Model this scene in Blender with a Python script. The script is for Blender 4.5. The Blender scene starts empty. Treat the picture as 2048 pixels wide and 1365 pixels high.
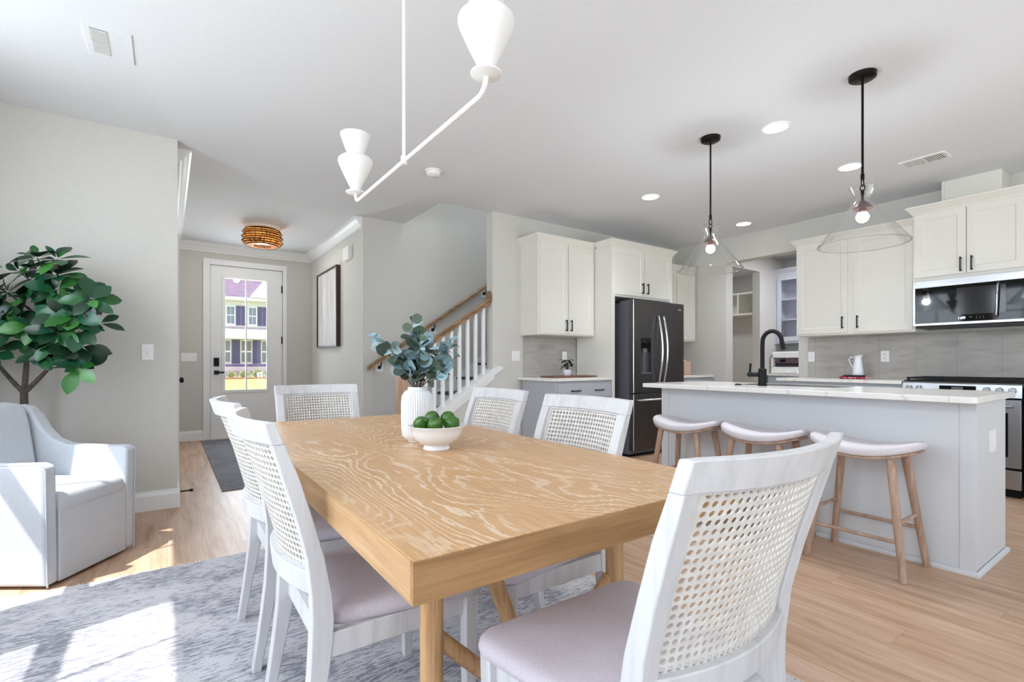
import bpy, bmesh, math, random
from mathutils import Vector, Matrix
random.seed(7)
R = math.radians
scene = bpy.context.scene
COL = scene.collection

# ------------------------------------------------------------------ camera, world, lights, exposure
cam_d = bpy.data.cameras.new('camera'); cam_d.lens = 984/2048*36; cam_d.sensor_width = 36
cam_d.shift_y = 43.5/2048; cam_d.clip_start = 0.02; cam_d.clip_end = 300
cam = bpy.data.objects.new('camera', cam_d); COL.objects.link(cam)
cam.location = (0, 0, 1.08); cam.rotation_euler = (R(90), 0, R(-35.0)); scene.camera = cam

world = bpy.data.worlds.new('sky'); scene.world = world; world.use_nodes = True
wn = world.node_tree; wbg = wn.nodes['Background']
wbg.inputs['Color'].default_value = (0.80, 0.90, 1.0, 1); wbg.inputs['Strength'].default_value = 1.3

def sun_dir(v):
    return Vector(v).to_track_quat('-Z', 'Y').to_euler()
sd = bpy.data.lights.new('sun', 'SUN'); sd.energy = 8.5; sd.angle = R(0.6); sd.color = (1, .97, .94)
so = bpy.data.objects.new('sun', sd); COL.objects.link(so); so.rotation_euler = sun_dir((.5166, .1447, -1)); so.location = (-6, -2, 12)

def area(name, loc, direction, sx, sy, power, color=(1, 1, 1)):
    l = bpy.data.lights.new(name, 'AREA'); l.shape = 'RECTANGLE'; l.size = sx; l.size_y = sy; l.energy = power; l.color = color
    o = bpy.data.objects.new(name, l); COL.objects.link(o); o.location = loc; o.rotation_euler = sun_dir(direction)
    return o
SKYC = (.85, .93, 1)
# area lamps standing in for daylight at the openings (panes stand at x=-1.22 and y=-2.6)
for i, y0 in enumerate((-2.06, -.84, .38, 1.59, 2.80)):
    area('daylight_side', (-1.34, y0+.39, 1.6), (1, 0, -.22), 0.74, 1.7, 24 if y0 > 0 else 18, SKYC)
for i, x0 in enumerate((.2, 2.5, 4.4)):
    area('rear_fill', (x0+.8, -2.75, 1.25), (0, 1, .5), 1.55, 2.2, 10, SKYC)  # lamps behind the view, tilted up as added fill for the ceiling
area('stairwell_fill', (3.3, 5.1, 5.2), (0, 0, -1), 1.4, .8, 30, SKYC)  # added lamp lighting the stairwell; no window is built upstairs
area('daylight_entry', (.96, 8.5, 1.5), (0, -1, .1), .55, 1.6, 34, SKYC)

scene.view_settings.view_transform = 'Standard'; scene.view_settings.look = 'None'
scene.view_settings.exposure = 0.26; scene.view_settings.gamma = 1.0
scene.view_settings.use_curve_mapping = False
scene.view_settings.use_white_balance = True; scene.view_settings.white_balance_temperature = 6280; scene.view_settings.white_balance_tint = 10
scene.cycles.use_denoising = True
scene.cycles.max_bounces = 10; scene.cycles.diffuse_bounces = 6; scene.cycles.transparent_max_bounces = 16
scene.cycles.sample_clamp_indirect = 8

# ------------------------------------------------------------------ helpers: materials
def lin(c):
    return tuple((x/12.92 if x <= .04045 else ((x+.055)/1.055)**2.4) for x in (v/255 for v in c)) + (1,)
def mat(name, col, rough=.5, metal=0, **kw):
    m = bpy.data.materials.new(name); m.use_nodes = True
    b = m.node_tree.nodes['Principled BSDF']
    b.inputs['Base Color'].default_value = lin(col); b.inputs['Roughness'].default_value = rough
    b.inputs['Metallic'].default_value = metal
    for k, v in kw.items():
        b.inputs[k].default_value = v
    return m
def N(m, t, **kw):
    n = m.node_tree.nodes.new(t)
    for k, v in kw.items(): setattr(n, k, v)
    return n
def L(m, a, b): m.node_tree.links.new(a, b)
def bsdf(m): return m.node_tree.nodes['Principled BSDF']
def coords(m, scale=(1, 1, 1), kind='Object', rot=(0, 0, 0)):
    tc = N(m, 'ShaderNodeTexCoord'); mp = N(m, 'ShaderNodeMapping')
    mp.inputs['Scale'].default_value = scale; mp.inputs['Rotation'].default_value = rot
    L(m, tc.outputs[kind], mp.inputs['Vector']); return mp.outputs['Vector']
def ramp(m, fac, stops):
    r = N(m, 'ShaderNodeValToRGB'); e = r.color_ramp.elements
    while len(e) < len(stops): e.new(.5)
    for i, (p, c) in enumerate(stops):
        e[i].position = p; e[i].color = lin(c) if len(c) == 3 and max(c) > 1 else tuple(c)+(1,)*(4-len(c))
    L(m, fac, r.inputs['Fac']); return r.outputs['Color']
def noise(m, vec, scale, detail=3, rough=.5, dist=0):
    n = N(m, 'ShaderNodeTexNoise'); n.inputs['Scale'].default_value = scale; n.inputs['Detail'].default_value = detail
    n.inputs['Roughness'].default_value = rough; n.inputs['Distortion'].default_value = dist
    L(m, vec, n.inputs['Vector']); return n.outputs['Fac']
def math_(m, op, a, b=None, c=None):
    n = N(m, 'ShaderNodeMath', operation=op)
    for i, v in enumerate((a, b, c)):
        if v is None: continue
        if isinstance(v, (int, float)): n.inputs[i].default_value = v
        else: L(m, v, n.inputs[i])
    return n.outputs[0]
def mixc(m, fac, a, b, blend='MIX'):
    n = N(m, 'ShaderNodeMix', data_type='RGBA', blend_type=blend)
    for s, v in ((n.inputs[0], fac), (n.inputs[6], a), (n.inputs[7], b)):
        if isinstance(v, (int, float)): s.default_value = v
        elif isinstance(v, tuple): s.default_value = lin(v) if max(v) > 1 else v
        else: L(m, v, s)
    return n.outputs[2]
def bump(m, h, strength=.2, dist=.01):
    b = N(m, 'ShaderNodeBump'); b.inputs['Strength'].default_value = strength; b.inputs['Distance'].default_value = dist
    L(m, h, b.inputs['Height']); L(m, b.outputs['Normal'], bsdf(m).inputs['Normal'])
def mottled(name, c1, c2, rough=.5, scale=(1, 1, 1), ns=8, lo=.35, hi=.65, bs=0, metal=0, detail=4):
    m = mat(name, c1, rough, metal); v = coords(m, scale); f = noise(m, v, ns, detail)
    L(m, ramp(m, f, [(lo, c1), (hi, c2)]), bsdf(m).inputs['Base Color'])
    if bs: bump(m, f, bs, .003)
    return m

M = {}
M['wall'] = mottled('wall_paint', (208, 206, 200), (211, 209, 203), .75, ns=60, bs=.02)
M['wall_dim'] = mottled('wall_paint_dim', (204, 202, 197), (207, 205, 200), .75, ns=60, bs=.02)  # wall paint copied darker; the hall's dimmer light is in the colour
M['ceil'] = mottled('ceiling_paint', (226, 228, 231), (229, 231, 234), .9, ns=60)
M['trim'] = mat('white_trim', (238, 239, 240), .4)
M['cream'] = mottled('cream_cabinet_paint', (228, 225, 217), (230, 227, 219), .42, ns=5)
M['grey_cab'] = mat('grey_cabinet_paint', (176, 181, 187), .45)
M['island'] = mat('island_paint', (212, 215, 219), .5)
M['black'] = mat('black_metal', (14, 14, 15), .4, .3)
M['blackplastic'] = mat('black_plastic', (9, 9, 10), .55)
bsdf(M['blackplastic']).inputs['Specular IOR Level'].default_value = .25
M['rubber'] = mat('dark_rubber', (20, 20, 20), .8)
M['bronze'] = mat('dark_bronze', (36, 28, 26), .35, .8)
M['steel'] = mottled('stainless_steel', (158, 159, 162), (172, 173, 176), .28, (1, 1, 40), 6, metal=1)
M['darksteel'] = mottled('black_stainless', (90, 87, 88), (102, 99, 99), .34, (30, 30, .5), 6, metal=1)
M['fridge_side'] = mat('fridge_side_paint', (98, 98, 106), .5, .2)
M['blackglass'] = mat('black_glass', (4, 4, 5), .04)
bsdf(M['blackglass']).inputs['Specular IOR Level'].default_value = .3
M['chrome'] = mat('bright_metal', (225, 225, 228), .15, 1)
M['plaster'] = mat('white_plaster_finish', (240, 240, 238), .6)
M['plate'] = mat('white_plastic', (244, 244, 242), .35)
M['china'] = mat('white_glazed_ceramic', (238, 239, 243), .18)
M['matte_china'] = mat('matt_white_ceramic', (240, 240, 242), .45)
M['soil'] = mottled('soil', (45, 35, 28), (30, 24, 20), .9, ns=30)

def glassy(name, tint=(1, 1, 1, 1), refl=.5, rough=0.0, base=.06):
    m = bpy.data.materials.new(name); m.use_nodes = True; nt = m.node_tree; nt.nodes.clear()
    o = nt.nodes.new('ShaderNodeOutputMaterial'); t = nt.nodes.new('ShaderNodeBsdfTransparent'); g = nt.nodes.new('ShaderNodeBsdfGlossy')
    t.inputs['Color'].default_value = tint; g.inputs['Roughness'].default_value = rough
    lw = nt.nodes.new('ShaderNodeLayerWeight'); lw.inputs['Blend'].default_value = refl
    mx = nt.nodes.new('ShaderNodeMixShader'); mr = nt.nodes.new('ShaderNodeMapRange')
    mr.inputs['To Min'].default_value = base*.6; mr.inputs['To Max'].default_value = min(1, base+.55)
    nt.links.new(lw.outputs['Facing'], mr.inputs['Value']); nt.links.new(mr.outputs['Result'], mx.inputs['Fac'])
    nt.links.new(t.outputs[0], mx.inputs[1]); nt.links.new(g.outputs[0], mx.inputs[2]); nt.links.new(mx.outputs[0], o.inputs[0])
    return m
M['pane'] = glassy('window_glass', refl=.15, base=.03)
M['clear'] = glassy('clear_blown_glass', (.97, .98, .975, 1), refl=.3, base=.05)
def emit(name, col, s):
    m = bpy.data.materials.new(name); m.use_nodes = True; b = m.node_tree.nodes['Principled BSDF']
    b.inputs['Base Color'].default_value = (.8, .8, .8, 1); b.inputs['Emission Color'].default_value = lin(col); b.inputs['Emission Strength'].default_value = s
    return m
M['lamp'] = emit('downlight_lens', (255, 252, 246), 9)
M['bulb'] = emit('glowing_bulb', (255, 246, 236), 14)
M['warmbulb'] = emit('warm_bulb', (255, 205, 130), 22)
M['led'] = emit('display_digits', (235, 240, 255), 3)

def wood(name, base, dark, light, grain_axis=1, scale=1.0, rough=.5, contrast=.5):
    m = mat(name, base, rough)
    s = [9*scale]*3; s[grain_axis] = .8*scale
    v = coords(m, tuple(s)); f = noise(m, v, 2.2, 5, .6, .3)
    s2 = [60*scale]*3; s2[grain_axis] = 2.5*scale
    v2 = coords(m, tuple(s2)); f2 = noise(m, v2, 2.0, 3)
    c = ramp(m, f, [(.3, dark), (.5, base), (.72, light)])
    c2 = mixc(m, contrast*.5, c, ramp(m, f2, [(.35, dark), (.65, light)]))
    L(m, c2, bsdf(m).inputs['Base Color']); bump(m, f2, .08, .002)
    return m
M['oak_leg'] = wood('oak_leg', (196, 154, 108), (150, 108, 66), (216, 180, 136), 2, 1.2, .55)
M['stool_wood'] = wood('greyed_oak', (176, 146, 126), (140, 112, 94), (200, 172, 152), 2, 1.4, .5)
M['rail_wood'] = wood('stained_handrail', (140, 108, 76), (98, 72, 48), (166, 134, 98), 0, 1.2, .45)
M['newel_wood'] = wood('oak_newel', (184, 150, 124), (160, 126, 100), (204, 172, 146), 2, 1.2, .5)
M['walnut'] = wood('walnut', (62, 38, 28), (36, 20, 15), (90, 58, 42), 2, 1.5, .45)
M['board_wood'] = wood('serving_board_wood', (124, 84, 58), (90, 58, 38), (156, 112, 80), 0, 2, .5)
M['whitewash'] = wood('whitewashed_wood', (208, 207, 209), (194, 193, 193), (215, 215, 218), 2, 1.3, .5, .2)
M['cane'] = mottled('cane_weave', (222, 218, 212), (208, 203, 196), .6, ns=40)

# table top: oak with limed cathedral grain (contours of a stretched noise field)
def limed():
    m = mat('limed_oak', (208, 168, 118), .42)
    v = coords(m, (2.2, .85, 2.2)); f = noise(m, v, 1.2, 2, .4, .5)
    vj = coords(m, (40, 7, 40)); j = noise(m, vj, 1.5, 3, .6)
    ph = math_(m, 'MULTIPLY_ADD', j, .045, f)
    rings = math_(m, 'SINE', math_(m, 'MULTIPLY', ph, 215.0))
    vm = coords(m, (3.0, .8, 3)); mask = noise(m, vm, 1.6, 2)
    lines = math_(m, 'MULTIPLY', ramp(m, rings, [(.45, (0, 0, 0)), (.92, (1, 1, 1))]), ramp(m, mask, [(.40, (.10, .10, .10)), (.62, (.8, .8, .8))]))
    v3 = coords(m, (70, 3.0, 70)); f3 = noise(m, v3, 2.0, 3)
    c = ramp(m, f3, [(.3, (186, 140, 90)), (.52, (202, 158, 108)), (.75, (212, 174, 126))])
    big = noise(m, coords(m, (1.5, .6, 1.5)), 1.2, 2)
    c = mixc(m, math_(m, 'MULTIPLY', big, .7), c, (206, 170, 134))
    c = mixc(m, math_(m, 'MULTIPLY', lines, .68), c, (238, 222, 200))
    L(m, c, bsdf(m).inputs['Base Color']); bump(m, f3, .06, .002)
    return m
M['limed'] = limed()
M['oak_edge'] = wood('oak_edge', (192, 152, 106), (168, 126, 82), (208, 172, 128), 1, 1.2, .5)
M['oak_edge_x_shaded'] = wood('oak_edge_cross_shaded', (164, 124, 80), (138, 100, 58), (184, 146, 100), 0, 1.2, .5)  # cross-grain edge with the table end's shade mixed into its colour

def planks():
    m = mat('oak_plank_floor', (196, 158, 122), .42)
    tc = N(m, 'ShaderNodeTexCoord'); sep = N(m, 'ShaderNodeSeparateXYZ'); L(m, tc.outputs['Object'], sep.inputs[0])
    W, LEN = .19, 1.5
    xi = math_(m, 'DIVIDE', sep.outputs[0], W); row = math_(m, 'FLOOR', xi); fx = math_(m, 'FRACT', xi)
    off = math_(m, 'FRACT', math_(m, 'MULTIPLY', row, .377))
    yi = math_(m, 'ADD', math_(m, 'DIVIDE', sep.outputs[1], LEN), off); colr = math_(m, 'FLOOR', yi); fy = math_(m, 'FRACT', yi)
    cmb = N(m, 'ShaderNodeCombineXYZ'); L(m, row, cmb.inputs[0]); L(m, colr, cmb.inputs[1])
    wnz = N(m, 'ShaderNodeTexWhiteNoise', noise_dimensions='3D'); L(m, cmb.outputs[0], wnz.inputs['Vector'])
    tone = wnz.outputs['Value']
    mp = N(m, 'ShaderNodeMapping'); mp.inputs['Scale'].default_value = (14, 1.3, 1); L(m, tc.outputs['Object'], mp.inputs[0])
    addv = N(m, 'ShaderNodeVectorMath', operation='ADD'); sc = N(m, 'ShaderNodeVectorMath', operation='SCALE'); sc.inputs['Scale'].default_value = 17
    L(m, wnz.outputs['Color'], sc.inputs[0]); L(m, mp.outputs[0], addv.inputs[0]); L(m, sc.outputs[0], addv.inputs[1])
    g = noise(m, addv.outputs[0], 1.3, 5, .6, .4)
    mp2 = N(m, 'ShaderNodeMapping'); mp2.inputs['Scale'].default_value = (90, 4, 1); L(m, tc.outputs['Object'], mp2.inputs[0])
    g2 = noise(m, mp2.outputs[0], 1.0, 3)
    c = ramp(m, g, [(.28, (138, 106, 80)), (.46, (184, 150, 122)), (.68, (216, 188, 166))])
    c = mixc(m, .28, c, ramp(m, tone, [(0, (176, 138, 104)), (1, (214, 182, 152))]))
    c = mixc(m, .16, c, ramp(m, g2, [(.3, (150, 112, 82)), (.7, (222, 192, 164))]))
    # knots
    vk = N(m, 'ShaderNodeTexVoronoi'); vk.inputs['Scale'].default_value = 1.0
    mp3 = N(m, 'ShaderNodeMapping'); mp3.inputs['Scale'].default_value = (2.6, 1.1, 1); L(m, tc.outputs['Object'], mp3.inputs[0]); L(m, mp3.outputs[0], vk.inputs['Vector'])
    kn = ramp(m, math_(m, 'MULTIPLY_ADD', g, .06, vk.outputs['Distance']), [(.035, (1, 1, 1)), (.10, (0, 0, 0))])
    c = mixc(m, math_(m, 'MULTIPLY', kn, .45), c, (116, 84, 60))
    ex = math_(m, 'MINIMUM', fx, math_(m, 'SUBTRACT', 1.0, fx)); ey = math_(m, 'MINIMUM', fy, math_(m, 'SUBTRACT', 1.0, fy))
    jx = math_(m, 'LESS_THAN', ex, .007); jy = math_(m, 'LESS_THAN', ey, .0009)
    j = math_(m, 'MAXIMUM', jx, jy)
    c = mixc(m, math_(m, 'MULTIPLY', j, .38), c, (120, 88, 64))
    L(m, c, bsdf(m).inputs['Base Color']); bump(m, g2, .04, .002)
    return m
M['floor'] = planks()

def rugmat(name, light, mid, dark, amt=.5, stroke=(20, 85, 1)):
    m = mat(name, light, .95)
    v = coords(m, stroke); f = noise(m, v, 1.0, 5, .7, .6)
    v2 = coords(m, (2.2, 3.0, 1)); big = noise(m, v2, 1.0, 4, .6)
    v3 = coords(m, (160, 160, 1)); fine = noise(m, v3, 1.0, 2)
    th = math_(m, 'MULTIPLY_ADD', big, .55, f)
    s = ramp(m, th, [(.75, (0, 0, 0)), (.86, (.95, .95, .95))])
    c = ramp(m, math_(m, 'MULTIPLY_ADD', big, .5, math_(m, 'MULTIPLY', fine, .5)), [(.35, light), (.65, mid)])
    c = mixc(m, math_(m, 'MULTIPLY', s, amt), c, dark)
    L(m, c, bsdf(m).inputs['Base Color']); bump(m, fine, .5, .004)
    return m
M['rug'] = rugmat('distressed_grey_rug', (208, 205, 208), (180, 179, 185), (96, 98, 112), .75)
M['runner'] = rugmat('dark_runner', (136, 136, 144), (116, 116, 126), (84, 84, 96), .5)
M['fringe'] = mat('rug_fringe', (236, 232, 224), .95)

def fabric(name, c1, c2, ns=220, bs=.25):
    m = mat(name, c1, .9); v = coords(m); f = noise(m, v, ns, 2); L(m, ramp(m, f, [(.3, c1), (.7, c2)]), bsdf(m).inputs['Base Color'])
    bump(m, f, bs, .0015); bsdf(m).inputs['Sheen Weight'].default_value = .15
    return m
M['seat_fabric'] = fabric('lilac_grey_upholstery', (196, 187, 196), (206, 198, 206))
M['stool_fabric'] = fabric('pale_stool_fabric', (205, 199, 204), (220, 214, 218), 160)
M['chair_fabric'] = fabric('pale_blue_grey_linen', (186, 190, 196), (198, 202, 208), 180)
M['piping'] = fabric('linen_piping', (176, 178, 184), (186, 188, 194))

def quartz():
    m = mat('white_quartz', (240, 237, 232), .12)
    v = coords(m, (1, 1, 1)); f = noise(m, v, .9, 3, .5, 1.6)
    a = math_(m, 'ABSOLUTE', math_(m, 'SUBTRACT', f, .5))
    L(m, ramp(m, a, [(.0, (218, 212, 204)), (.006, (238, 236, 232))]), bsdf(m).inputs['Base Color'])
    return m
M['quartz'] = quartz()

def splash(axis):
    m = mat('concrete_look_tile', (176, 170, 164), .5)
    tc = N(m, 'ShaderNodeTexCoord'); sep = N(m, 'ShaderNodeSeparateXYZ'); L(m, tc.outputs['Object'], sep.inputs[0])
    cmb = N(m, 'ShaderNodeCombineXYZ'); L(m, sep.outputs[axis], cmb.inputs[0]); L(m, sep.outputs[2], cmb.inputs[1])
    sc = N(m, 'ShaderNodeMapping'); sc.inputs['Scale'].default_value = (3.0, 16, 1); L(m, cmb.outputs[0], sc.inputs[0])
    f = noise(m, sc.outputs[0], 1.0, 5, .65, .5); f2 = noise(m, cmb.outputs[0], 3.0, 5, .6)
    c = ramp(m, f, [(.3, (150, 144, 138)), (.5, (176, 171, 165)), (.7, (190, 186, 180))])
    c = mixc(m, .4, c, ramp(m, f2, [(.3, (160, 152, 146)), (.7, (196, 193, 188))]))
    br = N(m, 'ShaderNodeTexBrick'); br.inputs['Scale'].default_value = 1; br.inputs['Mortar Size'].default_value = .0016
    br.inputs['Brick Width'].default_value = .31; br.inputs['Row Height'].default_value = .62; br.offset = 0
    br.inputs['Color1'].default_value = (0, 0, 0, 1); br.inputs['Color2'].default_value = (0, 0, 0, 1); br.inputs['Mortar'].default_value = (1, 1, 1, 1)
    mp = N(m, 'ShaderNodeMapping'); mp.inputs['Location'].default_value = (.1, -.45, 0); L(m, cmb.outputs[0], mp.inputs[0]); L(m, mp.outputs[0], br.inputs['Vector'])
    c = mixc(m, math_(m, 'MULTIPLY', br.outputs['Color'], .6), c, (128, 124, 120))
    L(m, c, bsdf(m).inputs['Base Color'])
    return m
M['splash_y'] = splash(1); M['splash_x'] = splash(0)

def leafmat(name, stops, rough=.4, spec=.5):
    m = mat(name, stops[0][1], rough); g = N(m, 'ShaderNodeNewGeometry')
    L(m, ramp(m, g.outputs['Random Per Island'], stops), bsdf(m).inputs['Base Color'])
    return m
M['magnolia'] = leafmat('magnolia_leaf', [(0, (16, 40, 28)), (.35, (22, 62, 34)), (.6, (24, 78, 54)), (.85, (40, 92, 36)), (1, (72, 128, 58))], .3)
M['euca'] = leafmat('eucalyptus_leaf', [(0, (62, 76, 66)), (.4, (86, 104, 86)), (.5, (110, 142, 150)), (.75, (136, 168, 178)), (1, (180, 206, 208))], .55)
M['twig'] = mottled('brown_twig', (74, 60, 56), (98, 82, 74), .8, ns=30)
M['bark'] = mottled('grey_bark', (72, 62, 58), (98, 88, 82), .85, ns=25)
M['lime'] = mottled('lime_skin', (50, 90, 22), (66, 108, 30), .3, ns=60, bs=.15)
M['smallplant'] = leafmat('dark_houseplant', [(0, (14, 22, 18)), (1, (30, 44, 32))], .4)
M['basket'] = mottled('woven_basket', (170, 140, 100), (130, 100, 66), .8, (1, 1, 6), ns=30, bs=.4)

# ------------------------------------------------------------------ helpers: geometry
class G:
    def __init__(s): s.bm = bmesh.new()
    def box(s, x0, y0, z0, x1, y1, z1):
        vs = [s.bm.verts.new((x, y, z)) for z in (z0, z1) for x, y in ((x0, y0), (x1, y0), (x1, y1), (x0, y1))]
        for f in ((3, 2, 1, 0), (4, 5, 6, 7), (0, 1, 5, 4), (1, 2, 6, 5), (2, 3, 7, 6), (3, 0, 4, 7)): s.bm.faces.new([vs[i] for i in f])
        return s
    def hexa(s, pts):   # 8 points: bottom loop ccw, top loop ccw
        vs = [s.bm.verts.new(p) for p in pts]
        for f in ((3, 2, 1, 0), (4, 5, 6, 7), (0, 1, 5, 4), (1, 2, 6, 5), (2, 3, 7, 6), (3, 0, 4, 7)): s.bm.faces.new([vs[i] for i in f])
        return s
    def prism(s, poly, a0, a1, axis='x'):   # poly in the two other axes, extruded along axis
        def P(u, v, a):
            return {'x': (a, u, v), 'y': (u, a, v), 'z': (u, v, a)}[axis]
        A = [s.bm.verts.new(P(u, v, a0)) for u, v in poly]; B_ = [s.bm.verts.new(P(u, v, a1)) for u, v in poly]
        n = len(poly)
        s.bm.faces.new(A); s.bm.faces.new(B_[::-1])
        for i in range(n): s.bm.faces.new((A[i], B_[i], B_[(i+1) % n], A[(i+1) % n]))
        return s
    def tube(s, pts, r, n=10, caps=True):
        pts = [Vector(p) for p in pts]; rs = r if isinstance(r, (list, tuple)) else [r]*len(pts)
        rings = []; up = None
        for i, p in enumerate(pts):
            a = pts[max(i-1, 0)]; b = pts[min(i+1, len(pts)-1)]; t = (b-a).normalized()
            if up is None: up = t.orthogonal().normalized()
            else:
                up = (up - t*up.dot(t))
                up = up.normalized() if up.length > 1e-6 else t.orthogonal().normalized()
            w = t.cross(up)
            rings.append([s.bm.verts.new(p + (up*math.cos(k*2*math.pi/n) + w*math.sin(k*2*math.pi/n))*rs[i]) for k in range(n)])
        for i in range(len(rings)-1):
            for k in range(n): s.bm.faces.new((rings[i][k], rings[i][(k+1) % n], rings[i+1][(k+1) % n], rings[i+1][k]))
        if caps: s.bm.faces.new(rings[0][::-1]); s.bm.faces.new(rings[-1])
        return s
    def lathe(s, prof, c=(0, 0, 0), n=40, closed=False, mod=None):
        rings = []
        for j, (r, z) in enumerate(prof):
            if r < 1e-6: rings.append([s.bm.verts.new((c[0], c[1], c[2]+z))])
            else:
                rings.append([s.bm.verts.new((c[0]+rr*math.cos(k*2*math.pi/n), c[1]+rr*math.sin(k*2*math.pi/n), c[2]+z)) for k in range(n) for rr in ((r if not mod else mod(r, z, k)),)])
        pairs = list(zip(rings, rings[1:])) + ([(rings[-1], rings[0])] if closed else [])
        for A, B_ in pairs:
            if len(A) == 1 and len(B_) == 1: continue
            for k in range(n):
                k2 = (k+1) % n
                if len(A) == 1: s.bm.faces.new((A[0], B_[k2], B_[k]))
                elif len(B_) == 1: s.bm.faces.new((A[k], A[k2], B_[0]))
                else: s.bm.faces.new((A[k], A[k2], B_[k2], B_[k]))
        return s
    def ball(s, c, r, n=16, sx=1, sy=1, sz=1):
        prof = [(math.sin(i*math.pi/10), -math.cos(i*math.pi/10)) for i in range(11)]
        b0 = len(s.bm.verts); s.lathe([(max(0, p*r), q*r) for p, q in prof], (0, 0, 0), n)
        s.bm.verts.ensure_lookup_table()
        for v in s.bm.verts[b0:]: v.co = Vector((v.co.x*sx, v.co.y*sy, v.co.z*sz)) + Vector(c)
        return s
    def cushion(s, outline, z0, H, crown=.02, dip=None):
        # outline: list of (x,y); rings shrink towards the centre while rising
        cx = sum(p[0] for p in outline)/len(outline); cy = sum(p[1] for p in outline)/len(outline)
        prof = [(.93, 0), (.985, .10), (1.0, .40), (.99, .68), (.96, .88), (.91, 1.0), (.8, 1.0), (.6, 1.0), (.4, 1.0), (.2, 1.0)]
        rings = []
        for sc, t in prof:
            zc = z0 + H*t + (crown*(1-((sc)/.91)**2) if t >= 1 else 0)
            ring = []
            for x, y in outline:
                X, Y = cx+(x-cx)*sc, cy+(y-cy)*sc
                ring.append(s.bm.verts.new((X, Y, zc + (dip(X, Y) if dip else 0))))
            rings.append(ring)
        n = len(outline)
        for A, B_ in zip(rings, rings[1:]):
            for k in range(n): s.bm.faces.new((A[k], A[(k+1) % n], B_[(k+1) % n], B_[k]))
        s.bm.faces.new(rings[0][::-1])
        zc = z0+H+crown+(dip(cx, cy) if dip else 0); cv = s.bm.verts.new((cx, cy, zc))
        for k in range(n): s.bm.faces.new((rings[-1][k], rings[-1][(k+1) % n], cv))
        return s
    def molding(s, path, prof, side=1, closed=False):
        P = [Vector((p[0], p[1])) for p in path]; n = len(P); rings = []
        for i in range(n):
            def nrm(a, b):
                d = (b-a).normalized(); return Vector((-d.y, d.x))*side
            if closed: n1 = nrm(P[i-1], P[i]); n2 = nrm(P[i], P[(i+1) % n])
            else:
                n1 = nrm(P[max(i-1, 0)], P[max(i, 1)]); n2 = nrm(P[min(i, n-2)], P[min(i+1, n-1)])
            b = (n1+n2); b = b/ max(b.dot(n1), 1e-6)
            rings.append([s.bm.verts.new((P[i].x+b.x*o, P[i].y+b.y*o, z)) for o, z in prof])
        m = len(prof)
        rr = list(zip(rings, rings[1:])) + ([(rings[-1], rings[0])] if closed else [])
        for A, B_ in rr:
            for k in range(m): s.bm.faces.new((A[k], A[(k+1) % m], B_[(k+1) % m], B_[k]))
        if not closed: s.bm.faces.new(rings[0][::-1]); s.bm.faces.new(rings[-1])
        return s
    def xf(s, mtx, start=0):
        s.bm.verts.ensure_lookup_table()
        for v in s.bm.verts[start:]: v.co = mtx @ v.co
        return s

BASE = {}
def build(name, g, m, parent=None, smooth=False, bevel=0, seg=2, loc=None, angle=40):
    base = BASE.get(parent.name, Vector((0, 0, 0))) if parent else Vector(loc if loc else (0, 0, 0))
    if base.length:
        for v in g.bm.verts: v.co -= base
    bmesh.ops.recalc_face_normals(g.bm, faces=g.bm.faces)
    me = bpy.data.meshes.new(name); g.bm.to_mesh(me); g.bm.free()
    me.materials.append(m)
    o = bpy.data.objects.new(name, me); COL.objects.link(o)
    if parent: o.parent = parent
    else: o.location = base
    BASE[o.name] = base
    if bevel:
        md = o.modifiers.new('bevel', 'BEVEL'); md.width = bevel; md.segments = seg; md.limit_method = 'ANGLE'; md.angle_limit = R(40)
    if smooth or bevel:
        for p in me.polygons: p.use_smooth = True
        ca = [e for e in me.edges]
        try: me.set_sharp_from_angle(angle=R(angle))
        except Exception: pass
    return o
def tag(o, label, cat, group=None):
    o['label'] = label; o['category'] = cat
    if group: o['group'] = group
    return o
def thing(name, label, cat, loc=(0, 0, 0), rotz=0, group=None, local=False):
    o = bpy.data.objects.new(name, None); COL.objects.link(o); o.empty_display_size = .1
    o.location = loc; o.rotation_euler = (0, 0, rotz); BASE[o.name] = Vector((0, 0, 0)) if local else Vector(loc)
    return tag(o, label, cat, group)
def struct(name, g, m, parent=None, **kw):
    o = build(name, g, m, parent, **kw)
    if not parent: o['kind'] = 'structure'
    return o
def dup(root, loc, rotz, label):
    r = root.copy(); COL.objects.link(r); r.location = loc; r.rotation_euler = (0, 0, rotz); r['label'] = label
    for ch in list(root.children):
        c = ch.copy(); COL.objects.link(c); c.parent = r
        for gch in list(ch.children):
            d = gch.copy(); COL.objects.link(d); d.parent = c
    return r

# ------------------------------------------------------------------ room shell
CZ = 2.75
struct('floor', G().box(-1.5, -2.9, -.1, 9.6, 8.25, 0), M['floor'])
g = G()
g.box(-1.26, -2.72, CZ, 2.33, 8.25, CZ+.3); g.box(2.33, -2.72, CZ, 4.6, 4.62, CZ+.3); g.box(2.33, 5.62, CZ, 4.6, 8.25, CZ+.3); g.box(4.6, -2.72, CZ, 9.6, 8.25, CZ+.3)
struct('ceiling', g, M['ceil'])

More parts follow.
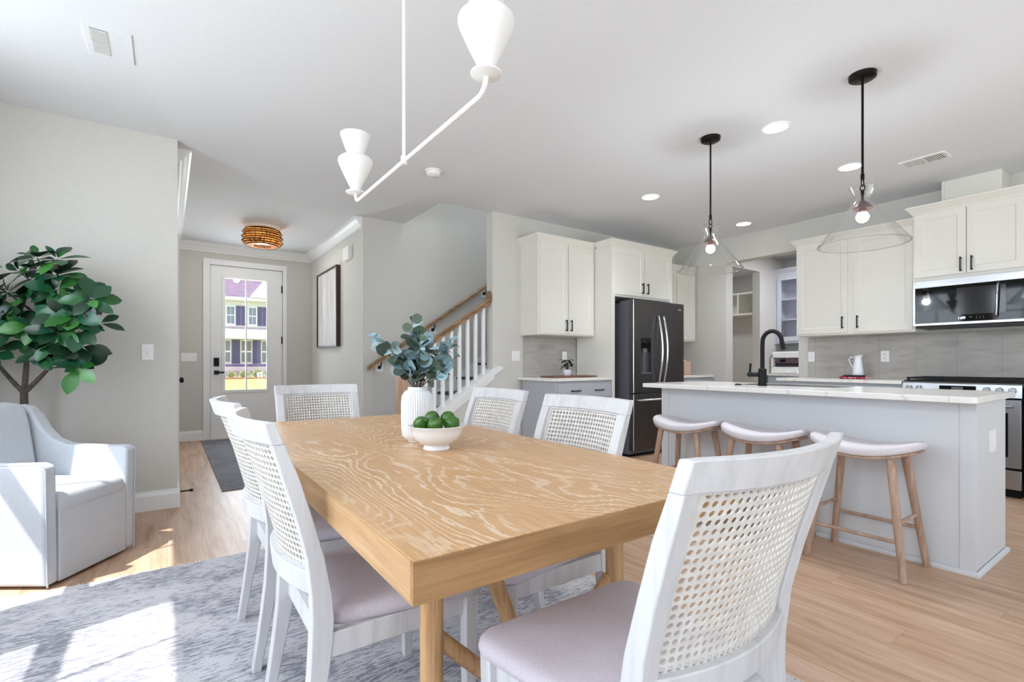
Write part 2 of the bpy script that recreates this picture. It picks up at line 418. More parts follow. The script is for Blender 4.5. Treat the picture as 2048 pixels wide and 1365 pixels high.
def wall_x(name, x0, x1, y0, y1, z1, holes, m):   # wall lying in an x=const plane; holes (y0,z0,y1,z1)
    g = G(); ys = sorted({y0, y1, *[h[0] for h in holes], *[h[2] for h in holes]})
    for a, b in zip(ys, ys[1:]):
        hs = sorted([h for h in holes if h[0] <= a and h[2] >= b], key=lambda h: h[1]); z = 0
        for h in hs:
            if h[1] > z: g.box(x0, a, z, x1, b, h[1])
            z = h[3]
        if z < z1: g.box(x0, a, z, x1, b, z1)
    bmesh.ops.remove_doubles(g.bm, verts=g.bm.verts, dist=1e-5)
    return struct(name, g, m)
def wall_y(name, y0, y1, x0, x1, z1, holes, m):
    g = G(); xs = sorted({x0, x1, *[h[0] for h in holes], *[h[2] for h in holes]})
    for a, b in zip(xs, xs[1:]):
        hs = sorted([h for h in holes if h[0] <= a and h[2] >= b], key=lambda h: h[1]); z = 0
        for h in hs:
            if h[1] > z: g.box(a, y0, z, b, y1, h[1])
            z = h[3]
        if z < z1: g.box(a, y0, z, b, y1, z1)
    bmesh.ops.remove_doubles(g.bm, verts=g.bm.verts, dist=1e-5)
    return struct(name, g, m)

SIDE = [(-2.06, .7, -1.28, 2.5), (-.84, .7, -.06, 2.5), (.38, .7, 1.16, 2.5), (1.59, .7, 2.365, 2.5), (2.80, .7, 3.58, 2.5)]
REAR = [(.2, .06, 1.8, 2.42), (2.5, .06, 4.1, 2.42), (4.4, .06, 6.0, 2.42)]
wall_x('wall_left', -1.26, -1.22, -2.72, 4.6, CZ, SIDE, M['wall'])
wall_y('wall_rear', -2.72, -2.6, -1.22, 6.28, CZ, REAR, M['wall'])
wall_y('wall_living', 4.46, 4.60, -1.22, .062, CZ, [], M['wall'])
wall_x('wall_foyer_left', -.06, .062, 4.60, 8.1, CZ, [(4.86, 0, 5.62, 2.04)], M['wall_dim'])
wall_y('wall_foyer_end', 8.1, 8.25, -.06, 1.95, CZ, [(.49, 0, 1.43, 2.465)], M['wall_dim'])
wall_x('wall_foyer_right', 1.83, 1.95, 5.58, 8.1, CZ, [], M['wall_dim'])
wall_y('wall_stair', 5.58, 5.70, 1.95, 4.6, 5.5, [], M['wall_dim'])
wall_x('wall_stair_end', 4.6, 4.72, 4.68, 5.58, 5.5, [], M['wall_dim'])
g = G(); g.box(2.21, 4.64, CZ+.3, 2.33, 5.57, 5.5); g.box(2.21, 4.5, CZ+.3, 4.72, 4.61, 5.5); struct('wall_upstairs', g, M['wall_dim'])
struct('ceiling_upstairs', G().box(2.21, 4.5, 5.5, 4.72, 5.7, 5.6), M['ceil'])
wall_y('wall_kitchen_back', 4.56, 4.68, 2.93, 6.28, CZ, [], M['wall'])
wall_x('wall_kitchen_right', 6.13, 6.28, -2.6, 4.56, CZ, [(2.83, 0, 3.75, 2.42)], M['wall'])
wall_y('wall_pantry_back', 4.0, 4.116, 6.28, 8.23, CZ, [(6.45, 0, 7.44, 2.476)], M['wall'])
wall_x('wall_pantry_end', 8.23, 8.35, 1.3, 4.116, CZ, [], M['wall'])
wall_y('wall_pantry_block', 1.2, 1.3, 6.28, 8.35, CZ, [], M['wall'])  # unseen wall added to keep sky light out of the pantry
g = G(); g.box(6.2, 6.2, 0, 9.2, 6.3, CZ); g.box(9.05, 4.116, 0, 9.2, 6.2, CZ); g.box(6.16, 4.68, 0, 6.28, 6.2, CZ); struct('wall_mudroom', g, M['wall_dim'])
# sloping knee wall below the balustrade
kz = lambda x: 1.0 + .667*(x-2.96)
g = G(); g.prism([(1.95, 0), (2.93, 0), (2.93, kz(2.93)), (1.95, kz(1.95))], 4.56, 4.68, 'y'); struct('wall_stair_knee', g, M['wall'])
g = G(); g.prism([(1.93, kz(1.93)), (3.06, kz(3.06)-.055), (3.06, kz(3.06)-.025), (2.98, kz(2.98)+.03), (1.93, kz(1.93)+.03)], 4.54, 4.70, 'y')
g.prism([(1.95, kz(1.95)-.09), (2.95, kz(2.95)-.09), (2.95, kz(2.95)), (1.95, kz(1.95))], 4.548, 4.56, 'y')
struct('trim_1', g, M['trim'])

# mouldings
CR = [(0, CZ-.115), (.014, CZ-.115), (.018, CZ-.098), (.032, CZ-.088), (.048, CZ-.062), (.074, CZ-.034), (.080, CZ-.020), (.096, CZ-.014), (.096, CZ), (0, CZ)]
struct('trim_2', G().molding([(.062, 4.62), (.062, 8.1), (1.83, 8.1), (1.83, 5.60)], CR, side=-1), M['trim'])
BB = [(0, 0), (.016, 0), (.016, .105), (.012, .118), (.008, .126), (.006, .14), (0, .14)]
struct('baseboard_left', G().molding([(-1.22, 4.46), (.062, 4.46), (.062, 4.79)], BB, side=-1), M['trim'])
struct('baseboard_foyer', G().molding([(.062, 5.69), (.062, 8.1), (.44, 8.1)], BB, side=-1), M['trim'])
struct('baseboard_right', G().molding([(1.485, 8.1), (1.83, 8.1), (1.83, 5.58), (1.95, 5.58)], BB, side=-1), M['trim'])
struct('baseboard_window', G().molding([(-1.22, -2.6), (-1.22, 4.46)], BB, side=-1), M['trim'])
struct('baseboard_kitchen', G().molding([(2.93, 4.56), (3.31, 4.56)], BB, side=-1), M['trim'])

# side and rear windows (outside the frame, they let the daylight in)
def window(n, axis, a0, z0, a1, z1, c0, c1):
    def bx(g, p0, q0, p1, q1, d0, d1):
        if axis == 'x': g.box(d0, p0, q0, d1, p1, q1)
        else: g.box(p0, d0, q0, p1, d1, q1)
    g = G(); t = .02
    bx(g, a0, z0, a0+t, z1, c0, c1); bx(g, a1-t, z0, a1, z1, c0, c1); bx(g, a0+t, z0, a1-t, z0+t, c0, c1); bx(g, a0+t, z1-t, a1-t, z1, c0, c1)
    mid = (a0+a1)/2
    bx(g, mid-.008, z0+t, mid+.008, z1-t, c0+.008, c1-.008)
    if axis == 'x': bx(g, a0+t, 1.665, mid-.008, 1.781, c0, c1); bx(g, mid+.008, 1.665, a1-t, 1.781, c0, c1)
    w = struct('window_%d' % n, g, M['trim'])
    p = G(); cm = (c0+c1)/2; bx(p, a0+t, z0+t, a1-t, z1-t, cm-.002, cm+.002); build('window_pane', p, M['pane'], w)
for i, h in enumerate(SIDE): window(i+1, 'x', h[0], h[1], h[2], h[3], -1.26, -1.22)
for i, h in enumerate(REAR): window(i+6, 'y', h[0], h[1], h[2], h[3], -2.70, -2.64)

# front door
D = thing('door_1', 'white front door', 'door', (.96, 8.12, 0)); D['kind'] = 'structure'
for k in ('label', 'category'): del D[k]
g = G(); gl = (.66, .675, 1.225, 2.31)
for b in ((.494, .0, .66, 2.461), (1.225, .0, 1.426, 2.461), (.66, 0.012, 1.225, .675), (.66, 2.31, 1.225, 2.461)): g.box(b[0], 8.115, max(b[1], .012), b[2], 8.16, b[3])
build('door_slab', g, M['trim'], D)
g = G()
for b in ((.63, .645, 1.255, .69), (.63, 2.295, 1.255, 2.34), (.63, .69, .675, 2.295), (1.21, .69, 1.255, 2.295)): g.box(b[0], 8.104, b[1], b[2], 8.115, b[3])
build('glazing_bead', g, M['trim'], D, bevel=.004)
g = G(); g.box(.932, 8.108, .69, .952, 8.150, 2.295); build('muntin', g, M['trim'], D)
g = G().box(.675, 8.134, .69, 1.21, 8.138, 2.295); build('window_pane', g, M['pane'], D)
g = G(); g.box(.66, 8.106, .14, 1.24, 8.115, .56); g.box(.70, 8.100, .18, 1.20, 8.106, .52); build('raised_panel', g, M['trim'], D, bevel=.004)
for z in (2.19, 1.42, .66):
    build('hinge', G().box(1.412, 8.098, z-.055, 1.428, 8.115, z+.055), M['black'], D)
build('deadbolt_keypad', G().box(.535, 8.09, 1.03, .60, 8.115, 1.15), M['blackplastic'], D, bevel=.004)
g = G(); g.box(.54, 8.10, .915, .60, 8.115, .97); g.tube([(.57, 8.10, .942), (.57, 8.055, .942)], .012); g.box(.55, 8.045, .93, .66, 8.06, .954); build('door_handle', g, M['black'], D)
g = G(); g.box(.405, 8.082, 0, .49, 8.1, 2.545); g.box(1.43, 8.082, 0, 1.487, 8.1, 2.545); g.box(.49, 8.082, 2.465, 1.43, 8.1, 2.545)
struct('trim_3', g, M['trim'], bevel=.004)
g = G().box(.49, 8.10, 0, 1.43, 8.24, .012); g.box(.485, 8.16, 0, .51, 8.25, 2.47); g.box(1.41, 8.16, 0, 1.435, 8.25, 2.47); g.box(.51, 8.16, 2.445, 1.41, 8.25, 2.47); struct('trim_4', g, M['trim'])
# closet door in the hall's left wall
D2 = thing('door_2', 'x', 'x', (.05, 5.24, 0)); D2['kind'] = 'structure'
for k in ('label', 'category'): del D2[k]
build('door_slab', G().box(.01, 4.87, .01, .05, 5.61, 2.03), M['trim'], D2)
g = G(); g.lathe([(.0, 0), (.026, 0), (.026, .012), (.010, .014), (.010, .04), (.026, .046), (.028, .062), (.018, .075), (0, .077)], n=20); g.xf(Matrix.Translation((.05, 5.50, .92)) @ Matrix.Rotation(R(90), 4, 'Y'))
build('door_knob', g, M['black'], D2, smooth=True)
for z in (1.75, .3): build('hinge', G().box(.05, 4.872, z-.05, .066, 4.885, z+.05), M['black'], D2)
g = G(); g.box(.062, 4.785, 0, .078, 4.86, 2.115); g.box(.062, 5.62, 0, .078, 5.695, 2.115); g.box(.062, 4.86, 2.04, .078, 5.62, 2.115); struct('trim_5', g, M['trim'])

# small fixed fittings
def switch_plate(name, label, face, a0, a1, z0, z1, plane, n=1, kind='switch', depth=.006, mt='plate'):
    # face '-y' -> plate on a y=plane wall seen from -y ; '-x' -> on x=plane wall
    if face == '-y': loc = ((a0+a1)/2, plane, z0)
    else: loc = (plane, (a0+a1)/2, z0)
    t = thing(name, label, 'outlet' if 'outlet' in name else 'light switch', loc)
    def bx(a, z, b, zz, d0, d1):
        g = G()
        if face == '-y': g.box(a, plane-d1, z, b, plane-d0, zz)
        else: g.box(plane-d1, a, z, plane-d0, b, zz)
        return g
    build('cover_plate', bx(a0, z0, a1, z1, 0, depth), M[mt], t, bevel=.0015)
    w = (a1-a0)/n
    for i in range(n):
        c = a0+w*(i+.5); zm = (z0+z1)/2
        if kind == 'switch': build('toggle', bx(c-.006, zm-.013, c+.006, zm+.013, depth, depth+.008), M['trim'], t)
        else:
            for s in (-1, 1):
                r = build('receptacle', bx(c-.015, zm+s*.022-.013, c+.015, zm+s*.022+.013, depth, depth+.003), M['trim'], t)
                for q in (-.006, .006): build('slot', bx(c+q-.0013, zm+s*.022-.006, c+q+.0013, zm+s*.022+.006, depth+.003, depth+.0036), M['blackplastic'], r)
    return t
switch_plate('light_switch', 'white single light switch on the living wall right of the potted tree', '-y', -.154, -.083, 1.10, 1.215, 4.46)
switch_plate('light_switch', 'wide white triple light switch left of the front door', '-y', .152, .332, 1.10, 1.215, 8.1, 3)
switch_plate('light_switch', 'white light switch beside the tall cream cupboard left of the fridge', '-y', 3.19, 3.30, 1.10, 1.215, 4.56, 2)
t = thing('door_chime', 'small white door chime box high on the hall wall beyond the framed picture', 'door chime', (1.83, 6.1, 2.34))
build('housing', G().box(1.782, 5.985, 2.34, 1.83, 6.225, 2.50), M['plate'], t, bevel=.006)
t = thing('door_stop', 'small black door stop sticking out of the white baseboard corner by the hall', 'door stop', (.078, 4.70, .06))
build('rod', G().tube([(.078, 4.70, .06), (.145, 4.70, .06)], .006), M['black'], t); build('tip', G().tube([(.145, 4.70, .06), (.168, 4.70, .06)], .011), M['rubber'], t)

# framed picture
def art():
    m = mat('abstract_print', (190, 190, 194), .6); v = coords(m, (1, 9, 1.1)); f = noise(m, v, 1.0, 4, .6, .3)
    c = ramp(m, f, [(.32, (160, 158, 162)), (.5, (196, 196, 200)), (.66, (214, 210, 206))]); v2 = coords(m, (1, 5, 1.5)); f2 = noise(m, v2, 1.3, 3)
    L(m, mixc(m, math_(m, 'MULTIPLY', f2, .35), c, (196, 168, 150)), bsdf(m).inputs['Base Color']); return m
t = thing('framed_picture', 'tall abstract pale print in a deep dark brown box frame on the hall wall', 'picture', (1.83, 6.98, 1.293))
g = G(); y0, y1, z0, z1, w = 6.475, 7.489, 1.293, 2.345, .022
g.box(1.775, y0, z0, 1.83, y1, z0+w); g.box(1.775, y0, z1-w, 1.83, y1, z1); g.box(1.775, y0, z0+w, 1.83, y0+w, z1-w); g.box(1.775, y1-w, z0+w, 1.83, y1, z1-w)
build('frame', g, M['walnut'], t); build('print', G().box(1.79, y0+w, z0+w, 1.80, y1-w, z1-w), art(), t)

# ceiling fittings
t = thing('ceiling_register', 'white square ceiling register with a grey louvred strip above the armchair', 'vent', (-.247, 3.315, CZ))
build('face_plate', G().box(-.345, 3.16, CZ-.006, -.15, 3.47, CZ), M['ceil'], t, bevel=.002)
g = G(); g.box(-.320, 3.195, CZ-.0075, -.250, 3.435, CZ-.006); build('duct_opening', g, mat('duct_grey', (120, 120, 120), .8), t)
g = G()
for i in range(17): y = 3.20+i*.0142; g.box(-.320, y, CZ-.011, -.250, y+.004, CZ-.0075)
build('louvre', g, M['plate'], t)
t = thing('ceiling_register', 'white slotted ceiling register over the kitchen near the range cabinets', 'vent', (5.09, 1.37, CZ))
build('face_plate', G().box(5.00, 1.215, CZ-.008, 5.18, 1.52, CZ), M['plate'], t, bevel=.002)
for (ya, yb, nm) in ((1.235, 1.36, 0), (1.375, 1.50, 1)):
    build('duct_opening', G().box(5.02, ya, CZ-.0095, 5.16, yb, CZ-.008), mat('duct_shade', (110, 110, 112) if nm == 0 else (176, 176, 178), .8), t)
g = G()
for i in range(19): y = 1.237+i*.0142; g.box(5.02, y, CZ-.014, 5.16, y+.005, CZ-.0095)
build('louvre', g, M['plate'], t)
t = thing('smoke_detector', 'round white smoke detector on the ceiling beside the chandelier', 'smoke detector', (1.895, 3.897, CZ))
build('base_plate', G().lathe([(0, 0), (.072, 0), (.072, -.012), (0, -.012)], (1.895, 3.897, CZ)), M['plate'], t, smooth=True)
build('sensor_housing', G().lathe([(.058, -.012), (.056, -.034), (.042, -.046), (0, -.048)], (1.895, 3.897, CZ)), M['plate'], t, smooth=True)
lights = [((3.532, 1.786), 'bright round recessed downlight between the two pendants, nearest of the four'), ((4.764, 1.782), 'bright round recessed downlight just behind the right pendant rod'),
          ((3.98, 3.255), 'bright round recessed downlight left of the left pendant'), ((5.669, 3.247), 'bright round recessed downlight farthest back over the pantry opening')]
first = None
for (x, y), lb in lights:
    if first is None:
        first = thing('recessed_downlight', lb, 'ceiling light', (x, y, CZ), group='recessed kitchen downlights', local=True)
        build('trim_ring', G().lathe([(.080, -.005), (.092, -.005), (.095, 0), (.078, 0)], (0, 0, 0), closed=True), M['plate'], first, smooth=True)
        build('lens', G().lathe([(0, -.0035), (.080, -.0035), (.080, 0), (0, 0)], (0, 0, 0)), M['lamp'], first)
    else: dup(first, (x, y, CZ), 0, lb)
    pl = bpy.data.lights.new('downlight_beam', 'SPOT'); pl.energy = 28; pl.spot_size = R(120); pl.spot_blend = .8; pl.shadow_soft_size = .07; pl.color = (.90, .95, 1)
    po = bpy.data.objects.new('downlight_beam', pl); COL.objects.link(po); po.location = (x, y, CZ-.02)
area('pantry_fill', (7.2, 3.0, 2.72), (0, 0, -1), .3, .3, 20, (.95, .97, 1))  # added lamp without a fixture, brightens the pantry
area('mudroom_fill', (7.6, 5.2, 2.72), (0, 0, -1), .3, .3, 10, (.95, .97, 1))  # fill added for the mudroom; no lamp fixture hangs there

# foyer flush light
fx, fy = .959, 6.731
t = thing('flush_ceiling_light', 'amber woven ribbed drum ceiling light glowing in the entry hall', 'ceiling light', (fx, fy, CZ))
build('canopy', G().lathe([(0, CZ), (.20, CZ), (.20, CZ-.02), (.17, CZ-.03), (0, CZ-.03)], (fx, fy, 0)), M['plate'], t, smooth=True)
def amber():
    m = bpy.data.materials.new('amber_woven_shade'); m.use_nodes = True; nt = m.node_tree; b = bsdf(m)
    b.inputs['Roughness'].default_value = .6
    tc = N(m, 'ShaderNodeTexCoord'); sep = N(m, 'ShaderNodeSeparateXYZ'); L(m, tc.outputs['Object'], sep.inputs[0])
    ang = math_(m, 'ARCTAN2', sep.outputs[1], sep.outputs[0]); cm = N(m, 'ShaderNodeCombineXYZ'); L(m, math_(m, 'MULTIPLY', ang, 14), cm.inputs[0]); L(m, math_(m, 'MULTIPLY', sep.outputs[2], 9), cm.inputs[2])
    f = noise(m, cm.outputs[0], 1.4, 3)
    c = ramp(m, f, [(.35, (40, 20, 8)), (.6, (120, 70, 30))]); L(m, c, b.inputs['Base Color'])
    tr = N(m, 'ShaderNodeBsdfTranslucent'); L(m, ramp(m, f, [(.42, (30, 14, 5)), (.60, (215, 145, 70))]), tr.inputs[0]); mx = N(m, 'ShaderNodeMixShader'); mx.inputs[0].default_value = .5
    L(m, b.outputs[0], mx.inputs[1]); L(m, tr.outputs[0], mx.inputs[2]); L(m, mx.outputs[0], nt.nodes['Material Output'].inputs[0]); return m
prof = [(.165, 2.715), (.20, 2.70), (.215, 2.675), (.20, 2.65), (.225, 2.62), (.20, 2.595), (.225, 2.565), (.205, 2.54), (.18, 2.52), (.10, 2.515)]
g = G().lathe([(r, z-CZ) for r, z in prof], (0, 0, 0), 48); g.xf(Matrix.Translation((fx, fy, CZ))); build('woven_shade', g, amber(), t)
g = G()
for r, z in prof[:9]: g.tube([(fx+(r+.002)*math.cos(a*math.pi/16), fy+(r+.002)*math.sin(a*math.pi/16), z) for a in range(33)], .006, 6)
build('rib', g, mat('dark_wire', (18, 10, 6), .8), t)
build('light_bulb', G().ball((fx+.03, fy-.03, 2.61), .035), M['warmbulb'], t, smooth=True)
pl = bpy.data.lights.new('foyer_glow', 'POINT'); pl.energy = 15; pl.color = (1, .95, .88); pl.shadow_soft_size = .05
po = bpy.data.objects.new('foyer_glow', pl); COL.objects.link(po); po.location = (fx, fy, 2.49)

# ------------------------------------------------------------------ chandelier
cx_, cy_, cz_ = .773, 1.855, 1.885
t = thing('chandelier', 'white plaster two arm chandelier with stacked cone shades hanging over the dining table', 'chandelier', (cx_, cy_, CZ))
build('canopy', G().lathe([(0, CZ), (.065, CZ), (.065, CZ-.02), (0, CZ-.022)], (cx_, cy_, 0)), M['plaster'], t, smooth=True)
build('stem', G().tube([(cx_, cy_, CZ-.02), (cx_, cy_, cz_)], .0068, 12), M['plaster'], t, smooth=True)
build('joint', G().tube([(cx_, cy_, cz_+.018), (cx_, cy_, cz_-.014)], .0125, 14), M['plaster'], t, smooth=True)
def arm(s):
    pts = [(cx_, cy_+s*.0, cz_)]; ye = .618; r = .045
    pts.append((cx_, cy_+s*(ye-r), cz_))
    for k in range(1, 7):
        a = k*math.pi/12; pts.append((cx_, cy_+s*(ye-r+r*math.sin(a)), cz_+r-r*math.cos(a)))
    pts.append((cx_, cy_+s*ye, 1.93)); return pts
for s in (-1, 1):
    build('arm', G().tube(arm(s), .0082, 12), M['plaster'], t, smooth=True)
    c = (cx_, cy_+s*.618, 0)
    build('disc', G().lathe([(0, 1.925), (.030, 1.927), (.046, 1.933), (.047, 1.937), (.030, 1.936), (0, 1.938)], c), M['plaster'], t, smooth=True)
    build('cone_shade', G().lathe([(.012, 1.936), (.022, 1.95), (.052, 2.01), (.078, 2.068), (.084, 2.085), (.083, 2.096), (.072, 2.108), (.045, 2.114), (.038, 2.114)], c, 48), M['plaster'], t, smooth=True)
    build('upper_cone', G().lathe([(.036, 2.112), (.040, 2.125), (.060, 2.18), (.074, 2.222), (.071, 2.222), (.057, 2.18), (.036, 2.125), (.033, 2.112)], c, 48, closed=True), M['plaster'], t, smooth=True)

# ------------------------------------------------------------------ kitchen pendants
thickg = glassy('thick_glass', (.93, .95, .94, 1), .5, 0, .12)
def pendant(loc, label):
    t = thing('glass_pendant', label, 'pendant light', loc, group='clear glass cone pendants over the island', local=True)
    build('canopy', G().lathe([(0, 0), (.071, 0), (.068, -.022), (.055, -.03), (0, -.03)], n=40), M['bronze'], t, smooth=True)
    build('rod', G().tube([(0, 0, -.03), (0, 0, -.575)], .0065, 10), M['bronze'], t, smooth=True)
    g = G(); g.tube([(0, 0, -.575), (0, 0, -.61)], .010, 10)
    g.tube([(.018*math.cos(a*math.pi/12), 0, -.626+.020*math.sin(a*math.pi/12)) for a in range(25)], .0032, 8)
    g.tube([(0, .012*math.cos(a*math.pi/12), -.655+.018*math.sin(a*math.pi/12)) for a in range(25)], .0030, 8)
    g.tube([(0, 0, -.668), (0, 0, -.695)], .009, 10); g.tube([(0, 0, -.695), (0, 0, -.74)], .006, 10)
    build('chain_link', g, M['bronze'], t, smooth=True)
    build('socket_cap', G().lathe([(0, -.728), (.012, -.730), (.032, -.75), (.052, -.775), (.054, -.782), (.040, -.778), (.018, -.775), (.018, -.80), (0, -.80)], n=32), mat('rose_bronze', (92, 66, 60), .35, .7), t, smooth=True)
    build('light_bulb', G().ball((0, 0, -.825), .033, sz=.95), M['bulb'], t, smooth=True)
    g = G().lathe([(.066, -.653), (.036, -.718), (.050, -.745), (.222, -.975), (.226, -.982), (.222, -.986), (.214, -.984)], n=64)
    build('glass_shade', g, M['clear'], t, smooth=True)
    g = G(); g.tube([(.223*math.cos(a*math.pi/32), .223*math.sin(a*math.pi/32), -.983) for a in range(65)], .0024, 6); build('glass_rim', g, thickg, t, smooth=True); g = G()
    g.tube([(.066*math.cos(a*math.pi/16), .066*math.sin(a*math.pi/16), -.653) for a in range(33)], .0018, 6); build('glass_rim', g, thickg, t, smooth=True)
    return t
P1 = pendant((3.301, 1.171, CZ), 'clear glass cone pendant light, right of the two over the island')
dup(P1, (3.301, 2.146, CZ), 0, 'clear glass cone pendant light, left of the two over the island')
for y in (1.171, 2.146):
    pl = bpy.data.lights.new('pendant_glow', 'POINT'); pl.energy = 13; pl.color = (.93, .96, 1); pl.shadow_soft_size = .035
    po = bpy.data.objects.new('pendant_glow', pl); COL.objects.link(po); po.location = (3.301, y, CZ-.88)

# ------------------------------------------------------------------ rug, runner
g = G().box(-1.05, -.5, 0, 1.745, 3.14, .009); rug = build('area_rug', g, M['rug'], loc=(.35, 1.3, 0)); tag(rug, 'large distressed grey and ivory rug under the dining table', 'rug')
g = G()
for i in range(330):
    x = -1.04+i*.0084+random.uniform(-.002, .002); ln = random.uniform(.015, .035); dx = random.uniform(-.012, .012)
    g.hexa([(x-.0022, 3.14, .001), (x+.0022, 3.14, .001), (x+dx+.0022, 3.14+ln, .001), (x+dx-.0022, 3.14+ln, .001), (x-.0022, 3.14, .006), (x+.0022, 3.14, .006), (x+dx+.0022, 3.14+ln, .003), (x+dx-.0022, 3.14+ln, .003)])
build('fringe', g, M['fringe'], rug)
g = G().box(.375, 4.76, 0, 1.13, 7.95, .008); tag(build('runner_rug', g, M['runner'], loc=(.75, 6.3, 0)), 'dark grey runner rug on the hall floor before the front door', 'rug')

# ------------------------------------------------------------------ dining table
TX0, TX1, TY0, TY1 = .322, 1.275, .736, 2.91
T = thing('dining_table', 'long rectangular oak dining table with a limed grain top and round legs', 'table', (.8, 1.82, .009))
g = G().box(TX0+.003, TY0+.003, .757, TX1-.003, TY1-.003, .760); build('tabletop_veneer', g, M['limed'], T)
g = G(); g.box(TX0, TY0+.012, .688, TX1, TY1-.012, .7585)
build('tabletop', g, M['oak_edge'], T)
build('end_edging', G().box(TX0, TY0, .688, TX1, TY0+.012, .7585), M['oak_edge_x_shaded'], T); build('end_edging', G().box(TX0, TY1-.012, .688, TX1, TY1, .7585), M['oak_edge_x_shaded'], T)
for y in (1.10, 2.54):
    for x in (.530, 1.170): build('leg', G().tube([(x, y, .009), (x, y, .69)], .0285, 24), M['oak_leg'], T, smooth=True)
for y, s in ((1.10, 1), (2.54, -1)):
    build('brace', G().tube([(.545, y+s*.01, .40), (.90, y+s*.07, .045)], .021, 16), M['oak_leg'], T, smooth=True)
    build('brace', G().tube([(.66, y+s*.04, .69), (.90, y+s*.07, .10)], .023, 16), M['oak_leg'], T, smooth=True)
    build('brace', G().tube([(1.155, y+s*.01, .40), (.90, y+s*.07, .045)], .021, 16), M['oak_leg'], T, smooth=True)
    build('foot_block', G().lathe([(0, .009), (.05, .009), (.05, .06), (.04, .075), (0, .075)], (.90, y+s*.07, 0), 24), M['oak_leg'], T, smooth=True)

# ------------------------------------------------------------------ dining chairs
SAG = .052; WB = .230
def yback(z):  # centre line of the rear stile, front is +y
    pts = [(0, -.262), (.15, -.238), (.30, -.214), (.42, -.203), (.50, -.207), (.60, -.222), (.75, -.262), (.935, -.325)]
    for (z0, y0), (z1, y1) in zip(pts, pts[1:]):
        if z <= z1: return y0+(y1-y0)*(z-z0)/(z1-z0)
    return pts[-1][1]
def curve_y(x, z): return yback(z) - SAG*(1-min(1, (x/WB)**2))
def back_rail(z0, z1, x0, x1, t0, t1=None, n=16):
    g = G(); t1 = t1 or t0; rows = []
    for i in range(n+1):
        x = x0+(x1-x0)*i/n; ring = []
        for z, t in ((z0, t0), (z1, t1)):
            y = curve_y(x, z); ring += [(x, y-t/2, z), (x, y+t/2, z)]
        rows.append([g.bm.verts.new(p) for p in (ring[0], ring[1], ring[3], ring[2])])
    for A, B_ in zip(rows, rows[1:]):
        for k in range(4): g.bm.faces.new((A[k], A[(k+1) % 4], B_[(k+1) % 4], B_[k]))
    g.bm.faces.new(rows[0][::-1]); g.bm.faces.new(rows[-1]); return g
def rounded_trap(wf, wr, yf, yr, r=.04, n=6):
    P = [(-wr, yr), (wr, yr), (wf, yf), (-wf, yf)]; out = []
    for i, (x, y) in enumerate(P):
        cx = x - math.copysign(r, x); cy = y + (r if i < 2 else -r); a0 = (180, 270, 0, 90)[i]
        for k in range(n+1):
            a = R(a0+90*k/n); out.append((cx+r*math.cos(a), cy+r*math.sin(a)))
    return out
